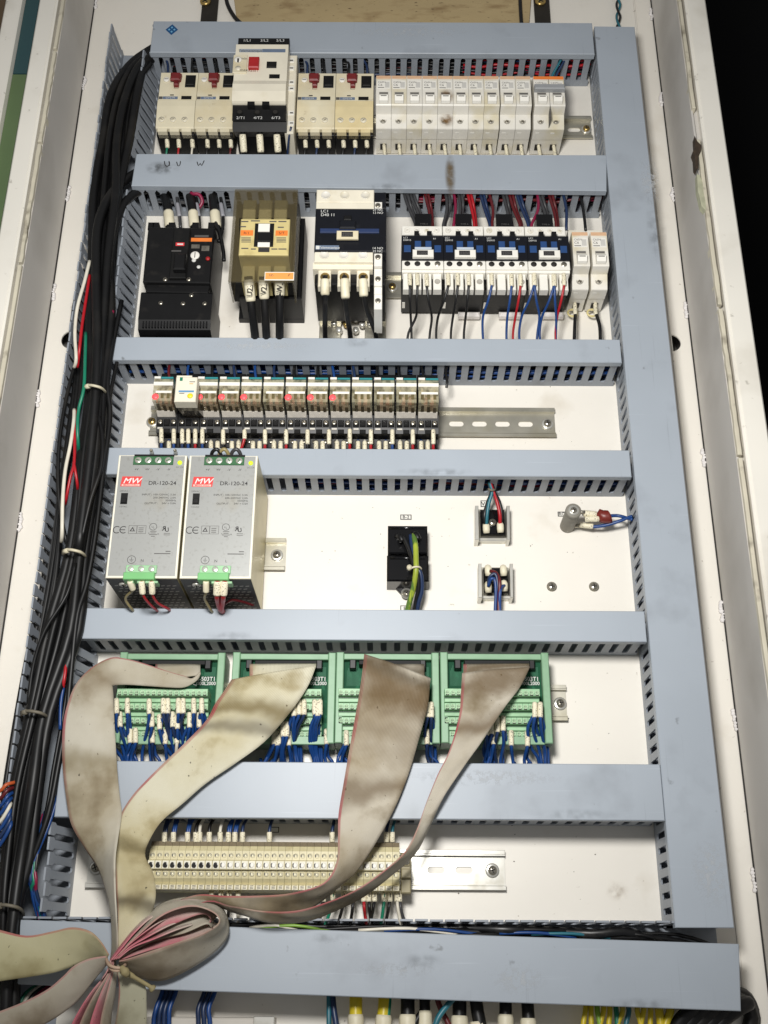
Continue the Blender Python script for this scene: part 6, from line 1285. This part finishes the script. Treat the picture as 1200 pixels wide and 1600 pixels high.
# slack cables on the frame side of the bundle
for k in range(9):
    o = k * 5; pts = [(190 - k * 3, 110 + k * 16, 12 + k), (170 - k * 2, 210 + k * 20, 16), (150 - o * .4, 360 + k * 8, 20), (136 - o * .5, 480, 22), (122 - o * .5 + random.uniform(-3, 3), 620, 26), (104 - o * .5 + random.uniform(-4, 4), 760, 26), (84 - o * .4 + random.uniform(-4, 4), 900, 26), (66 - o * .5, 1010, 26), (44 - o * .5, 1130, 28), (24 - o * .5, 1260, 28), (8 - o * .5, 1400, 26), (-4 - o * .4, 1560, 26), (-12, 1680, 24)]
    cable('%s slack black cable between the bundle and the cabinet frame' % ORD[k], pts, random.choice([2.2, 2.8, 3.2, 1.8]), None, 'slack black cables beside the bundle', 8)
cable('thick black cable swinging out from under the scribbled trunking', [(240, 266, 30), (214, 270, 42), (186, 290, 54), (165, 318, 62), (152, 360, 66), (150, 430, 68), (152, 520, 70), (150, 604, 70), (140, 720, 68), (122, 860, 66)], 5.2, None, None)
cable('second thick black cable coming from under the scribbled trunking', [(270, 298, 26), (232, 296, 36), (205, 306, 46), (186, 334, 54), (172, 390, 58), (168, 460, 58), (165, 540, 58), (158, 604, 60), (146, 720, 58), (126, 860, 58)], 4.8, None, None)
cable('thin black cable arching away from the trunking end at the top', [(236, 100, 46), (214, 130, 50), (200, 180, 52), (196, 230, 50), (188, 262, 50), (176, 300, 48), (166, 360, 46)], 2.4, None, None)
cable('long thin black cable running down outside the bundle past the power supplies', [(190, 470, 52), (176, 540, 58), (168, 600, 62), (172, 650, 60), (162, 730, 62), (150, 830, 62), (136, 910, 62), (121, 960, 64), (112, 1040, 62), (104, 1120, 60), (92, 1190, 60), (76, 1270, 60), (52, 1340, 56), (38, 1390, 50)], 2.6, None, None)
cable('second long thin black cable beside the first along the power supplies', [(184, 560, 50), (172, 620, 54), (160, 720, 56), (146, 830, 56), (128, 930, 56), (116, 1000, 56), (100, 1110, 54), (84, 1200, 54), (70, 1280, 52), (44, 1360, 48)], 2.0, None, None)
cable('stray black loop bulging from the bundle beside the power supplies', [(150, 640, 66), (160, 680, 70), (158, 730, 72), (142, 780, 72), (128, 840, 68)], 2.3, None, None)
cable('stray black loop bulging from the bundle toward the cabinet frame', [(120, 560, 50), (104, 620, 56), (92, 700, 58), (92, 780, 56), (104, 850, 50)], 2.0, None, None)
cable('stray thin black cable crossing over the bundle above the first green board', [(118, 880, 72), (104, 930, 74), (70, 985, 70), (52, 1040, 62), (44, 1100, 56)], 1.8, None, None)
for l, pts, r, c in (('white wire lying on the black bundle above the upper tie', [(140, 408, 70), (132, 440, 72), (121, 480, 72), (117, 520, 70), (119, 560, 66), (116, 574, 56)], 1.9, WW),
                     ('white wire lying on the black bundle below the upper tie', [(116, 640, 62), (115, 660, 70), (110, 695, 72), (102, 735, 72), (98, 780, 72), (97, 830, 70), (96, 846, 58)], 1.9, WW),
                     ('red wire beside the white one above the upper tie', [(140, 430, 66), (134, 470, 68), (128, 510, 70), (124, 548, 68), (121, 574, 56)], 1.7, WR),
                     ('red wire beside the white one below the upper tie', [(118, 640, 60), (117, 670, 70), (116, 722, 72), (110, 745, 72), (104, 776, 66), (102, 788, 54)], 1.6, WR),
                     ('short red wire branching off below the upper tie', [(115, 722, 72), (118, 738, 72), (121, 758, 66), (121, 768, 54)], 1.5, WR),
                     ('teal wire crossing under the upper tie', [(134, 520, 66), (133, 560, 74), (131, 606, 78), (123, 640, 74), (121, 668, 74), (122, 692, 68), (123, 706, 54)], 1.8, WGN),
                     ('magenta wire end at the trunking above the relays', [(176, 486, 60), (173, 500, 60), (170, 512, 56), (168, 524, 44)], 2.2, WMG),
                     ('red wire peeping out beside the first green board', [(103, 1030, 62), (102, 1050, 64), (99, 1070, 62), (96, 1090, 50)], 1.7, WR),
                     ('blue wire peeping out beside the first green board', [(99, 1075, 60), (95, 1100, 60), (94, 1140, 58)], 1.7, WB)):
    wire(l, pts, r, c, None)
for k, (x, y, hw, w, l) in enumerate(((148, 605, 16, 80, 'upper zip tie round the black bundle, beside the relays'), (116, 862, 17, 76, 'zip tie round the black bundle beside the power supplies'), (54, 1114, 20, 74, 'zip tie round the black bundle beside the first green board'), (15, 1417, 20, 72, 'dusty lowest zip tie round the black bundle'))):
    m = MB(); mt = TIE if k < 2 else TIED
    m.tube([Q(x - hw, y + 4, w - 34), Q(x - hw + 1, y - 1, w - 6), Q(x - hw * .5, y - 3, w + 2), Q(x, y - 2, w + 4), Q(x + hw * .6, y + 1, w), Q(x + hw, y + 7, w - 14), Q(x + hw + 1, y + 16, w - 40)], 1.5, mt, 6, 4)
    m.tube([Q(x - hw + 1, y, w - 4), Q(x - hw + 7, y - 2, w + 1)], 2.6, mt, 6, 1); one('cable_tie', m, l, 'cable tie', group='zip ties on the black bundle')
for k in range(10):
    x = 78 - k * 2
    wire('%s blue or green wire spilling from the foot of the open trunking' % ORD[k], [(92 - k * 3, 1240 + k * 4, 50), (76 - k * 3, 1290 + k * 5, 54), (56 - (k % 4) * 3, 1340 + k * 4, 56), (50 + (k % 3) * 3, 1390, 52), (60 + (k % 4) * 4, 1436, 40), (64, 1460, 30)], 1.7, [WB, WB, WNB, WB, WK, WGN, WB, WNB, WMG, WGN][k], 'blue wires at the foot of the open trunking')
for k in range(8):
    wire('%s coloured wire curling out beside the bundle near the cabinet frame' % ORD[k], [(-20, 1240 + k * 14, 60), (0, 1236 + k * 12, 66), (10 + k, 1226 + k * 9, 68), (24 - k * 1.5, 1222 + k * 8, 60), (30, 1216 + k * 8, 44)], 1.7, [WO, WDR, WB, WB, WW, WB, WNB, WB][k], 'coloured wires near the cabinet frame')
